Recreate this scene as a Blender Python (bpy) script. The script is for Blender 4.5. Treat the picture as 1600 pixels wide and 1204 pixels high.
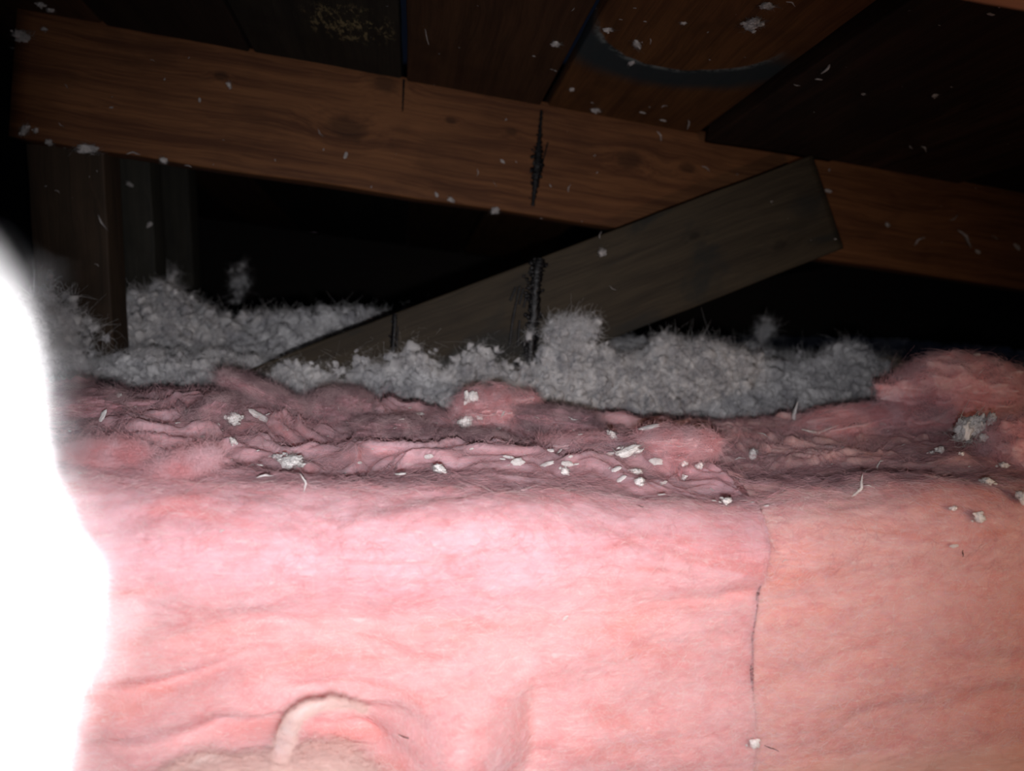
import bpy, math, random
import numpy as np
from mathutils import Vector, Matrix
from mathutils.bvhtree import BVHTree

for _o in list(bpy.data.objects):
    bpy.data.objects.remove(_o)
scene = bpy.context.scene
COL = scene.collection
random.seed(7)
RNG = np.random.default_rng(11)

# ---------------------------------------------------------------- camera
CAM = Vector((0.0, 0.0, 0.282))
PITCH = math.radians(-5.73)
FPX = 1200.0
cam_d = bpy.data.cameras.new('camera')
cam_d.sensor_width = 36.0
cam_d.lens = 36.0 * FPX / 1600.0
cam_d.clip_start = 0.01
cam_d.clip_end = 50
cam_d.dof.use_dof = True
cam_d.dof.focus_distance = 0.60
cam_d.dof.aperture_fstop = 5.0
cam = bpy.data.objects.new('camera', cam_d)
COL.objects.link(cam)
cam.location = CAM
cam.rotation_euler = (math.pi / 2 + PITCH, 0, 0)
scene.camera = cam

# ---------------------------------------------------------------- world, exposure
world = bpy.data.worlds.new('attic_world')
scene.world = world
world.use_nodes = True
world.node_tree.nodes['Background'].inputs[0].default_value = (0.35, 0.5, 1.0, 1)
world.node_tree.nodes['Background'].inputs[1].default_value = 0.0055
scene.view_settings.view_transform = 'Standard'
scene.view_settings.look = 'None'
scene.view_settings.exposure = 0.0
scene.view_settings.gamma = 1.0
scene.view_settings.use_curve_mapping = False


def P(px, py, Y0, k=0.0):
    """point seen at pixel (px,py) on the plane Y - k*X = Y0"""
    dx = (px - 800) / FPX
    dz = -(py - 602) / FPX
    c, s = math.cos(PITCH), math.sin(PITCH)
    dy = c - s * dz
    dzz = s + c * dz
    t = Y0 / (dy - k * dx)
    return Vector((dx * t, dy * t, CAM.z + dzz * t))


ZF = -0.06   # top of the ceiling board below the insulation

# ---------------------------------------------------------------- lights: the phone's flash, a weak warm fill added out of view at right
ld = bpy.data.lights.new('phone_flash', 'SPOT')
ld.energy = 11.8
ld.color = (1.0, 0.965, 1.0)
ld.spot_size = math.radians(96)
ld.spot_blend = 1.0
ld.shadow_soft_size = 0.006
lo = bpy.data.objects.new('phone_flash', ld)
COL.objects.link(lo)
lo.location = (0.003, -0.004, 0.250)
tgt = P(660, 815, 0.5)
lo.rotation_euler = (tgt - Vector(lo.location)).to_track_quat('-Z', 'Y').to_euler()

wd = bpy.data.lights.new('warm_fill', 'SPOT')  # unseen fill, added to turn the right of the batts warmer
wd.energy = 3.0
wd.color = (1.0, 0.68, 0.46)
wd.spot_size = math.radians(112)
wd.spot_blend = 1.0
wd.shadow_soft_size = 0.03
wo = bpy.data.objects.new('warm_fill', wd)
COL.objects.link(wo)
wo.location = (0.52, 0.04, 0.19)
wo.rotation_euler = (Vector((0.34, 0.55, 0.05)) - Vector(wo.location)).to_track_quat('-Z', 'Y').to_euler()

# ---------------------------------------------------------------- noise in numpy


def _hash(ix, iy, iz):
    h = (ix.astype(np.int64) * 374761393 + iy.astype(np.int64) * 668265263 + iz.astype(np.int64) * 2147483647) & 0xffffffff
    h = ((h ^ (h >> 13)) * 1274126177) & 0xffffffff
    h = ((h ^ (h >> 16)) * 2246822519) & 0xffffffff
    return ((h ^ (h >> 15)) & 0xffffff).astype(np.float64) / float(0xffffff) * 2 - 1


def vn(x, y, z):
    x0, y0, z0 = np.floor(x), np.floor(y), np.floor(z)
    fx, fy, fz = x - x0, y - y0, z - z0
    u = fx * fx * (3 - 2 * fx)
    v = fy * fy * (3 - 2 * fy)
    w = fz * fz * (3 - 2 * fz)
    r = 0
    for a in (0, 1):
        for b in (0, 1):
            for c in (0, 1):
                r = r + _hash(x0 + a, y0 + b, z0 + c) * (u if a else 1 - u) * (v if b else 1 - v) * (w if c else 1 - w)
    return r


def fbm(x, y, z, o=4, g=0.5):
    r, a, f = 0, 1.0, 1.0
    for i in range(o):
        r = r + a * vn(x * f + 17.3 * i, y * f - 9.1 * i, z * f + 4.7 * i)
        a *= g
        f *= 2.03
    return r


# ---------------------------------------------------------------- mesh helpers
def mesh_np(name, V, F, smooth=True):
    """V (N,3); F list of arrays (M,k) of equal k"""
    me = bpy.data.meshes.new(name)
    if not isinstance(F, list):
        F = [F]
    n = sum(len(f) for f in F)
    loops = np.concatenate([f.reshape(-1) for f in F]).astype(np.int32)
    tot = np.concatenate([np.full(len(f), f.shape[1]) for f in F]).astype(np.int32)
    st = np.concatenate([[0], np.cumsum(tot)[:-1]]).astype(np.int32)
    me.vertices.add(len(V))
    me.vertices.foreach_set('co', np.asarray(V, dtype=np.float32).reshape(-1))
    me.loops.add(len(loops))
    me.loops.foreach_set('vertex_index', loops)
    me.polygons.add(n)
    me.polygons.foreach_set('loop_start', st)
    try:
        me.polygons.foreach_set('loop_total', tot)
    except Exception:
        pass
    me.update(calc_edges=True)
    me.validate()
    me.polygons.foreach_set('use_smooth', np.full(len(me.polygons), smooth))
    return me


def obj(name, me, mat, parent=None, loc=None, mw=None):
    o = bpy.data.objects.new(name, me)
    COL.objects.link(o)
    if mat is not None and not me.materials:
        me.materials.append(mat)
    if mw is not None:
        o.matrix_basis = mw
    elif loc is not None:
        o.location = loc
    if parent is not None:
        o.parent = parent
        o.matrix_parent_inverse = parent.matrix_basis.inverted()
    return o


def tag(o, label=None, cat=None, group=None, kind=None):
    if label:
        o['label'] = label
    if cat:
        o['category'] = cat
    if group:
        o['group'] = group
    if kind:
        o['kind'] = kind
    return o


def recentre(V, c):
    return V - np.array(c)[None, :]


import bmesh


def ico(sub):
    bm = bmesh.new()
    bmesh.ops.create_icosphere(bm, subdivisions=sub, radius=1)
    V = np.array([v.co[:] for v in bm.verts])
    F = np.array([[v.index for v in f.verts] for f in bm.faces])
    bm.free()
    return V, F


ICO = {s: ico(s) for s in (1, 2, 3, 4, 5, 6)}


def rand_rot(n):
    q = RNG.normal(size=(n, 4))
    q /= np.linalg.norm(q, axis=1)[:, None]
    w, x, y, z = q.T
    return np.stack([np.stack([1 - 2 * (y * y + z * z), 2 * (x * y - z * w), 2 * (x * z + y * w)], -1),
                     np.stack([2 * (x * y + z * w), 1 - 2 * (x * x + z * z), 2 * (y * z - x * w)], -1),
                     np.stack([2 * (x * z - y * w), 2 * (y * z + x * w), 1 - 2 * (x * x + y * y)], -1)], 1)


def blobs(C, R, sub=2, amp=0.45, freq=2.2, squash=None):
    """many lumpy blobs as one vertex/face set"""
    V0, F0 = ICO[sub]
    n = len(C)
    seed = RNG.uniform(-500, 500, (n, 3))
    q = V0[None] * freq + seed[:, None, :]
    d = fbm(q[..., 0].ravel(), q[..., 1].ravel(), q[..., 2].ravel(), 3, 0.6).reshape(n, -1)
    S = RNG.uniform(0.65, 1.25, (n, 3)) if squash is None else squash
    W = V0[None] * (1 + amp * d)[..., None] * S[:, None, :]
    W = np.einsum('nij,nvj->nvi', rand_rot(n), W) * R[:, None, None]
    W = W + C[:, None, :]
    F = F0[None] + (np.arange(n) * len(V0))[:, None, None]
    return W.reshape(-1, 3), F.reshape(-1, 3)


def fibre_paths(Pt, D, N, L, R, K=6, curl=0.5, lift=0.3):
    """thin three-sided tapering fibres rooted at Pt, running along D and lifting along N"""
    n = len(Pt)
    D = D / np.linalg.norm(D, axis=1)[:, None]
    B = np.cross(D, N)
    B /= (np.linalg.norm(B, axis=1)[:, None] + 1e-9)
    t = np.linspace(0, 1, K)[None, :]
    a = RNG.normal(0, curl, (n, 1))
    b = RNG.normal(0, curl * 0.7, (n, 1))
    ph = RNG.uniform(0, 6.28, (n, 1))
    side = a * t ** 2 + 0.12 * curl * np.sin(ph + t * 7) - 0.12 * curl * np.sin(ph)
    up = lift * np.abs(RNG.normal(0.5, 0.5, (n, 1))) * np.sin(t * math.pi * RNG.uniform(0.4, 0.95, (n, 1))) + 0.3 * b * t ** 2 * lift
    path = Pt[:, None, :] + L[:, None, None] * (t[..., None] * D[:, None, :] + side[..., None] * B[:, None, :] + up[..., None] * N[:, None, :])
    r = R[:, None] * (1 - 0.75 * t)
    return path, r, B


def fibres(Pt, D, N, L, R, K=6, curl=0.5, lift=0.3):
    n = len(Pt)
    path, r, B = fibre_paths(Pt, D, N, L, R, K, curl, lift)
    ang = np.array([0, 2.094, 4.189])
    ring = (np.cos(ang)[None, None, :, None] * B[:, None, None, :] + np.sin(ang)[None, None, :, None] * N[:, None, None, :]) * r[:, :, None, None]
    V = (path[:, :, None, :] + ring).reshape(-1, 3)
    k = np.arange(K - 1)[:, None]
    j = np.arange(3)[None, :]
    j2 = (j + 1) % 3
    q = np.stack([k * 3 + j, k * 3 + j2, (k + 1) * 3 + j2, (k + 1) * 3 + j], -1).reshape(-1, 4)
    F = q[None] + (np.arange(n) * K * 3)[:, None, None]
    return V, F.reshape(-1, 4)


def hair(name, parent, Pt, D, N, L, R, K, curl, lift, mat, origin):
    """fine fibres as real hair strands, child of the thing they belong to"""
    path, r, B = fibre_paths(Pt, D, N, L, R, K, curl, lift)
    n = len(Pt)
    path = path - np.array(origin)[None, None, :]
    hc = bpy.data.hair_curves.new(name)
    hc.add_curves([K] * n)
    hc.points.foreach_set('position', path.reshape(-1).astype(np.float32))
    at = hc.attributes.get('radius') or hc.attributes.new('radius', 'FLOAT', 'POINT')
    at.data.foreach_set('value', np.repeat(r, 1, 0).reshape(-1).astype(np.float32))
    hc.materials.append(mat)
    o = bpy.data.objects.new(name, hc)
    COL.objects.link(o)
    o.parent = parent
    o['kind'] = 'stuff'
    return o


def scatter_on(me, n, offs=(0, 0, 0), zmin=None):
    """random surface points and normals of a mesh (object space)"""
    nv = len(me.vertices)
    co = np.empty(nv * 3, dtype=np.float32)
    me.vertices.foreach_get('co', co)
    no = np.empty(nv * 3, dtype=np.float32)
    me.vertex_normals.foreach_get('vector', no)
    co, no = co.reshape(-1, 3).astype(float), no.reshape(-1, 3).astype(float)
    i = RNG.integers(0, nv, n)
    return co[i], no[i]


# ---------------------------------------------------------------- materials
def newmat(name):
    m = bpy.data.materials.new(name)
    m.use_nodes = True
    nt = m.node_tree
    b = nt.nodes['Principled BSDF']
    return m, nt, b


def nd(nt, t, **kw):
    n = nt.nodes.new(t)
    for k, v in kw.items():
        setattr(n, k, v)
    return n


def math_n(nt, op, a, b=None, c=None, clamp=False):
    n = nt.nodes.new('ShaderNodeMath')
    n.operation = op
    n.use_clamp = clamp
    for i, v in enumerate((a, b, c)):
        if v is None:
            continue
        if isinstance(v, (int, float)):
            n.inputs[i].default_value = v
        else:
            nt.links.new(v, n.inputs[i])
    return n.outputs[0]


def maprange(nt, v, a, b, c=0.0, d=1.0, smooth=True):
    n = nt.nodes.new('ShaderNodeMapRange')
    n.interpolation_type = 'SMOOTHSTEP' if smooth else 'LINEAR'
    nt.links.new(v, n.inputs[0])
    for i, x in zip((1, 2, 3, 4), (a, b, c, d)):
        n.inputs[i].default_value = x
    return n.outputs[0]


def mixc(nt, f, a, b, mode='MIX'):
    n = nt.nodes.new('ShaderNodeMix')
    n.data_type = 'RGBA'
    n.blend_type = mode
    if isinstance(f, (int, float)):
        n.inputs[0].default_value = f
    else:
        nt.links.new(f, n.inputs[0])
    for i, v in ((6, a), (7, b)):
        if isinstance(v, tuple):
            n.inputs[i].default_value = (*v, 1) if len(v) == 3 else v
        else:
            nt.links.new(v, n.inputs[i])
    return n.outputs[2]


def mapping(nt, coord, scale=(1, 1, 1), loc=(0, 0, 0), rot=(0, 0, 0)):
    m = nt.nodes.new('ShaderNodeMapping')
    nt.links.new(coord, m.inputs[0])
    m.inputs['Scale'].default_value = scale
    m.inputs['Location'].default_value = loc
    m.inputs['Rotation'].default_value = rot
    return m.outputs[0]


def noise(nt, vec, scale, detail=4, rough=0.55, dist=0.0):
    n = nt.nodes.new('ShaderNodeTexNoise')
    nt.links.new(vec, n.inputs['Vector'])
    n.inputs['Scale'].default_value = scale
    n.inputs['Detail'].default_value = detail
    n.inputs['Roughness'].default_value = rough
    n.inputs['Distortion'].default_value = dist
    return n.outputs[0]


def bump(nt, b, h, strength, dist):
    n = nt.nodes.new('ShaderNodeBump')
    nt.links.new(h, n.inputs['Height'])
    n.inputs['Strength'].default_value = strength
    n.inputs['Distance'].default_value = dist
    nt.links.new(n.outputs[0], b.inputs['Normal'])


def pink_mat(name, pale=(0.95, 0.62, 0.68), mid=(0.93, 0.46, 0.50), deep=(0.86, 0.31, 0.30), dirt=1.0, z_top=0.165, sss=0.8, bumpk=0.45, aniso=True):
    m, nt, b = newmat(name)
    geo = nd(nt, 'ShaderNodeNewGeometry')
    pos = geo.outputs['Position']
    warp = mapping(nt, pos, (1, 1, 1))
    st = mapping(nt, pos, (1.0, 2.2, 4.2) if aniso else (1.6, 1.8, 2.2), rot=(0, 0.05, 0))
    n1 = noise(nt, st, 9, 6, 0.6, 0.8)
    n2 = noise(nt, mapping(nt, pos, (1.0, 5, 12) if aniso else (2, 3, 3.5), rot=(0, -0.06, 0)), 28, 6, 0.65, 0.7)
    n3 = noise(nt, mapping(nt, pos, (1.0, 6, 16) if aniso else (2, 3, 3)), 130, 4, 0.7, 0.4)
    f = math_n(nt, 'ADD', math_n(nt, 'MULTIPLY', n1, 0.55), math_n(nt, 'MULTIPLY', n2, 0.35))
    f = math_n(nt, 'ADD', f, math_n(nt, 'MULTIPLY', n3, 0.10))
    base = mixc(nt, maprange(nt, f, 0.36, 0.62), mid, pale)
    base = mixc(nt, maprange(nt, n1, 0.46, 0.32, 0, 0.7), base, deep)
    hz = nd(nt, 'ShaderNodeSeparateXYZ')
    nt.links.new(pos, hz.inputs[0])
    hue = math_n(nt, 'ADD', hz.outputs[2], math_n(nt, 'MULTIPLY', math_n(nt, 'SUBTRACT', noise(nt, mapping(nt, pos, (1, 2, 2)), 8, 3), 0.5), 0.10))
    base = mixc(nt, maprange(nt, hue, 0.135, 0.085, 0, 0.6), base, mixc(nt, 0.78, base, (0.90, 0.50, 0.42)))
    # pale cottony threads
    thr = noise(nt, mapping(nt, pos, (1.0, 8, 9), rot=(0, 0.12, 0)), 45, 3, 0.6, 1.6)
    base = mixc(nt, maprange(nt, thr, 0.56, 0.70, 0, 0.6), base, (0.97, 0.78, 0.76))
    # grey attic dust that has settled on the upper face
    sep = nd(nt, 'ShaderNodeSeparateXYZ')
    nt.links.new(geo.outputs['Normal'], sep.inputs[0])
    sp = nd(nt, 'ShaderNodeSeparateXYZ')
    nt.links.new(pos, sp.inputs[0])
    up = maprange(nt, sep.outputs[2], 0.15, 0.75)
    far = maprange(nt, math_n(nt, 'SUBTRACT', sp.outputs[1], math_n(nt, 'ADD', math_n(nt, 'MULTIPLY', sp.outputs[0], 0.15), math_n(nt, 'MULTIPLY', math_n(nt, 'SUBTRACT', noise(nt, mapping(nt, pos, (1, 1.6, 1.6)), 16, 4), 0.5), 0.16))), 0.46, 0.60)
    dn = noise(nt, mapping(nt, pos, (1, 1.6, 3)), 11, 5, 0.65, 0.6)
    dm = math_n(nt, 'MULTIPLY', maprange(nt, dn, 0.30, 0.55), far)
    dm = math_n(nt, 'MULTIPLY', dm, math_n(nt, 'ADD', math_n(nt, 'MULTIPLY', up, 0.6), 0.4))
    dm = math_n(nt, 'MULTIPLY', dm, 0.88 * dirt)
    base = mixc(nt, dm, base, (0.40, 0.24, 0.26))
    # tiny pale glints of dust
    gl = noise(nt, pos, 900, 1, 0.5)
    base = mixc(nt, maprange(nt, gl, 0.735, 0.79, 0, 0.5), base, (1, 0.88, 0.85))
    nt.links.new(base, b.inputs['Base Color'])
    b.inputs['Roughness'].default_value = 1.0
    b.inputs['Specular IOR Level'].default_value = 0.05
    b.inputs['Sheen Weight'].default_value = 0.15
    b.inputs['Sheen Roughness'].default_value = 0.6
    b.inputs['Sheen Tint'].default_value = (1, 0.75, 0.75, 1)
    if sss:
        b.subsurface_method = 'BURLEY'
        b.inputs['Subsurface Weight'].default_value = sss
        b.inputs['Subsurface Radius'].default_value = (1.0, 0.5, 0.45)
        b.inputs['Subsurface Scale'].default_value = 0.010
    h = math_n(nt, 'ADD', math_n(nt, 'MULTIPLY', n2, 0.7), math_n(nt, 'MULTIPLY', n3, 0.4))
    bump(nt, b, h, bumpk, 0.002)
    return m


def plain_fibre(name, c, rough=0.9, var=None):
    m, nt, b = newmat(name)
    if var:
        geo = nd(nt, 'ShaderNodeNewGeometry')
        n = noise(nt, geo.outputs['Position'], 60, 3, 0.6)
        nt.links.new(mixc(nt, maprange(nt, n, 0.35, 0.65), c, var), b.inputs['Base Color'])
    else:
        b.inputs['Base Color'].default_value = (*c, 1)
    b.inputs['Roughness'].default_value = rough
    b.inputs['Specular IOR Level'].default_value = 0.15
    return m


def wool_mat(name, a, c, scale=70):
    m, nt, b = newmat(name)
    geo = nd(nt, 'ShaderNodeNewGeometry')
    pos = geo.outputs['Position']
    n = noise(nt, pos, scale, 5, 0.65, 0.5)
    n2 = noise(nt, pos, scale * 7, 4, 0.7, 0.8)
    col = mixc(nt, maprange(nt, n, 0.33, 0.66), a, c)
    nt.links.new(col, b.inputs['Base Color'])
    b.inputs['Roughness'].default_value = 1.0
    b.inputs['Specular IOR Level'].default_value = 0.05
    b.subsurface_method = 'BURLEY'
    b.inputs['Subsurface Weight'].default_value = 0.7
    b.inputs['Subsurface Radius'].default_value = (1, 1, 1)
    b.inputs['Subsurface Scale'].default_value = 0.004
    bump(nt, b, math_n(nt, 'ADD', n2, n), 0.7, 0.002)
    return m


def wood_mat(name, dark, light, knots=(), stain=None, scale=1.0, chalk=None, arc=None, blot=0.5):
    """long axis of the plank = object X; knots = (x, z, r) in object space"""
    m, nt, b = newmat(name)
    tc = nd(nt, 'ShaderNodeTexCoord')
    oc = tc.outputs['Object']
    # grain bends around the knots
    warpn = noise(nt, mapping(nt, oc, (2.5, 7, 7)), 1.6, 3, 0.5)
    v = nd(nt, 'ShaderNodeVectorMath', operation='ADD')
    comb = nd(nt, 'ShaderNodeCombineXYZ')
    w = math_n(nt, 'MULTIPLY', math_n(nt, 'SUBTRACT', warpn, 0.5), 0.035)
    sepo = nd(nt, 'ShaderNodeSeparateXYZ')
    nt.links.new(oc, sepo.inputs[0])
    kmask = None
    for (kx, kz, kr) in knots:
        dx = math_n(nt, 'MULTIPLY', math_n(nt, 'SUBTRACT', sepo.outputs[0], kx), 0.62)
        dz = math_n(nt, 'SUBTRACT', sepo.outputs[2], kz)
        d = math_n(nt, 'SQRT', math_n(nt, 'ADD', math_n(nt, 'MULTIPLY', dx, dx), math_n(nt, 'MULTIPLY', dz, dz)))
        g = maprange(nt, d, 0.0, kr * 3.2, 1, 0)
        w = math_n(nt, 'ADD', w, math_n(nt, 'MULTIPLY', math_n(nt, 'MULTIPLY', g, g), kr * (0.9 if kz < 0 else -0.9)))
        k = maprange(nt, math_n(nt, 'ADD', d, math_n(nt, 'MULTIPLY', math_n(nt, 'SUBTRACT', noise(nt, oc, 70, 2), 0.5), kr * 0.7)), kr * 0.35, kr * 1.05, 1, 0)
        kmask = k if kmask is None else math_n(nt, 'MAXIMUM', kmask, k)
    nt.links.new(w, comb.inputs[2])
    nt.links.new(math_n(nt, 'MULTIPLY', w, 0.6), comb.inputs[1])
    nt.links.new(oc, v.inputs[0])
    nt.links.new(comb.outputs[0], v.inputs[1])
    vv = v.outputs[0]
    g1 = noise(nt, mapping(nt, vv, (1.2, 26, 26)), 3.2 * scale, 5, 0.6, 0.2)
    g2 = noise(nt, mapping(nt, vv, (3, 190, 190)), 2.4 * scale, 4, 0.7, 0.1)
    g3 = noise(nt, mapping(nt, oc, (5, 9, 9)), 1.3, 4, 0.6, 0.6)
    f = math_n(nt, 'ADD', math_n(nt, 'MULTIPLY', g1, 0.55), math_n(nt, 'MULTIPLY', g2, 0.45))
    col = mixc(nt, maprange(nt, f, 0.36, 0.64), dark, light)
    dk = tuple(x * 0.45 for x in dark)
    col = mixc(nt, maprange(nt, g3, 0.52, 0.30, 0, blot), col, dk)
    if kmask is not None:
        col = mixc(nt, math_n(nt, 'MULTIPLY', kmask, 0.55), col, tuple(x * 0.22 for x in dark))
    if stain:
        sn = noise(nt, mapping(nt, oc, (3, 6, 6), loc=(3.1, 0, 0)), 1.9, 4, 0.6, 0.8)
        col = mixc(nt, maprange(nt, sn, 0.50, 0.66, 0, 0.8), col, stain)
    if chalk:
        cx, cz, rx, rz, cc = chalk
        ex = math_n(nt, 'DIVIDE', math_n(nt, 'SUBTRACT', sepo.outputs[0], cx), rx)
        ez = math_n(nt, 'DIVIDE', math_n(nt, 'SUBTRACT', sepo.outputs[2], cz), rz)
        e = math_n(nt, 'ADD', math_n(nt, 'MULTIPLY', ex, ex), math_n(nt, 'MULTIPLY', ez, ez))
        cm = math_n(nt, 'MULTIPLY', maprange(nt, e, 0.2, 1.0, 1, 0), maprange(nt, noise(nt, mapping(nt, oc, (6, 30, 14)), 9, 4, 0.75, 0.5), 0.52, 0.62))
        col = mixc(nt, cm, col, cc)
    if arc:
        # a water stain with a pale upper tide line: distance from a circle centre
        ax, az, ar, wd_, c1, c2 = arc
        ex = math_n(nt, 'SUBTRACT', sepo.outputs[0], ax)
        ez = math_n(nt, 'SUBTRACT', sepo.outputs[2], az)
        d = math_n(nt, 'SQRT', math_n(nt, 'ADD', math_n(nt, 'MULTIPLY', ex, ex), math_n(nt, 'MULTIPLY', ez, ez)))
        d = math_n(nt, 'ADD', d, math_n(nt, 'MULTIPLY', math_n(nt, 'SUBTRACT', noise(nt, oc, 22, 3), 0.5), 0.012))
        lim = maprange(nt, ex, 0.0, ar * 0.55)
        inside = math_n(nt, 'MULTIPLY', maprange(nt, d, ar - 0.002, ar + 0.002, 0, 1), maprange(nt, d, ar + wd_ * 0.5, ar + wd_, 1, 0))
        col = mixc(nt, math_n(nt, 'MULTIPLY', math_n(nt, 'MULTIPLY', inside, lim), 0.92), col, c1)
        line = math_n(nt, 'MULTIPLY', maprange(nt, d, ar - 0.003, ar + 0.001, 0, 1), maprange(nt, d, ar + 0.001, ar + 0.009, 1, 0))
        line = math_n(nt, 'MULTIPLY', line, maprange(nt, noise(nt, oc, 55, 3, 0.7), 0.38, 0.6))
        col = mixc(nt, math_n(nt, 'MULTIPLY', math_n(nt, 'MULTIPLY', line, lim), 0.8), col, c2)
    nt.links.new(col, b.inputs['Base Color'])
    b.inputs['Roughness'].default_value = 0.72
    b.inputs['Specular IOR Level'].default_value = 0.25
    bump(nt, b, f, 0.35, 0.0012)
    return m


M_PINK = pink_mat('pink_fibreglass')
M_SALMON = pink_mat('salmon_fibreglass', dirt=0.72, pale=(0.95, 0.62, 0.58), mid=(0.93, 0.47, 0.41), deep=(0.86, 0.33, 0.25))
M_TUFT = pink_mat('torn_pink_fibreglass', pale=(0.94, 0.72, 0.72), mid=(0.90, 0.52, 0.54), dirt=1.0, sss=0.9, bumpk=0.25, aniso=False)
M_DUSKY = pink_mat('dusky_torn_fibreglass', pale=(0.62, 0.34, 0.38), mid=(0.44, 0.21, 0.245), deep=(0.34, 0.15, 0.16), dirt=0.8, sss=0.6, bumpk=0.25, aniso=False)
M_FIB = plain_fibre('pink_loose_fibre', (0.95, 0.64, 0.68), var=(0.92, 0.45, 0.47))
M_FIBP = plain_fibre('pale_loose_fibre', (0.97, 0.83, 0.80))
M_FIBC = plain_fibre('cream_loose_fibre', (0.98, 0.76, 0.70))
M_FIBM = plain_fibre('rose_loose_fibre', (0.93, 0.56, 0.60), var=(0.66, 0.35, 0.38))
M_DUSTF = plain_fibre('dusty_loose_fibre', (0.68, 0.48, 0.50), var=(0.32, 0.20, 0.22))
M_WOOL = wool_mat('blown_wool_grey_white', (0.30, 0.30, 0.32), (0.72, 0.72, 0.72), 45)
M_WOOLF = plain_fibre('blown_wool_wisp', (0.76, 0.76, 0.77))
M_FLECK = wool_mat('white_wool_fleck', (0.88, 0.86, 0.84), (0.97, 0.96, 0.94), 160)
M_FLECKD = wool_mat('dusty_wool_fleck', (0.34, 0.33, 0.33), (0.55, 0.53, 0.52), 160)
M_CREAM = wool_mat('cream_wool', (0.95, 0.66, 0.60), (0.97, 0.80, 0.74), 60)
M_CURL = wool_mat('pale_pink_wool', (0.93, 0.68, 0.66), (0.97, 0.82, 0.79), 90)
M_WHITE = wool_mat('white_facing_wool', (0.90, 0.92, 0.90), (0.95, 0.96, 0.95), 60)
mt, nt_, b_ = newmat('glossy_black')
b_.inputs['Base Color'].default_value = (0.004, 0.004, 0.005, 1)
b_.inputs['Roughness'].default_value = 0.42
b_.inputs['Specular IOR Level'].default_value = 0.22
M_BLACK = mt
mt, nt_, b_ = newmat('dark_gypsum')
_n = noise(nt_, nd(nt_, 'ShaderNodeNewGeometry').outputs['Position'], 14, 4)
nt_.links.new(mixc(nt_, _n, (0.10, 0.095, 0.09), (0.2, 0.19, 0.18)), b_.inputs['Base Color'])
b_.inputs['Roughness'].default_value = 0.95
M_FLOOR = mt
mt, nt_, b_ = newmat('dark_gable_boarding')
_tc = nd(nt_, 'ShaderNodeNewGeometry').outputs['Position']
_n = noise(nt_, mapping(nt_, _tc, (1, 1, 16)), 5, 4)
nt_.links.new(mixc(nt_, _n, (0.012, 0.010, 0.009), (0.03, 0.022, 0.017)), b_.inputs['Base Color'])
b_.inputs['Roughness'].default_value = 0.9
M_GABLE = mt

# ---------------------------------------------------------------- setting: floor, far gable
def box_mesh(name, lo_, hi_, c):
    x0, y0, z0 = [a - b for a, b in zip(lo_, c)]
    x1, y1, z1 = [a - b for a, b in zip(hi_, c)]
    V = np.array([(x0, y0, z0), (x1, y0, z0), (x1, y1, z0), (x0, y1, z0), (x0, y0, z1), (x1, y0, z1), (x1, y1, z1), (x0, y1, z1)])
    F = np.array([(0, 3, 2, 1), (4, 5, 6, 7), (0, 1, 5, 4), (1, 2, 6, 5), (2, 3, 7, 6), (3, 0, 4, 7)])
    return mesh_np(name, V, F, False)


o = obj('floor', box_mesh('floor', (-2.2, -0.6, ZF - 0.02), (2.2, 3.0, ZF), (0, 1.2, ZF)), M_FLOOR, loc=(0, 1.2, ZF))
tag(o, kind='structure')
o = obj('wall_back', box_mesh('wall_back', (-2.2, 3.0, ZF - 0.02), (2.2, 3.03, 1.2), (0, 3.0, 0)), M_GABLE, loc=(0, 3.0, 0))
tag(o, kind='structure')


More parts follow.
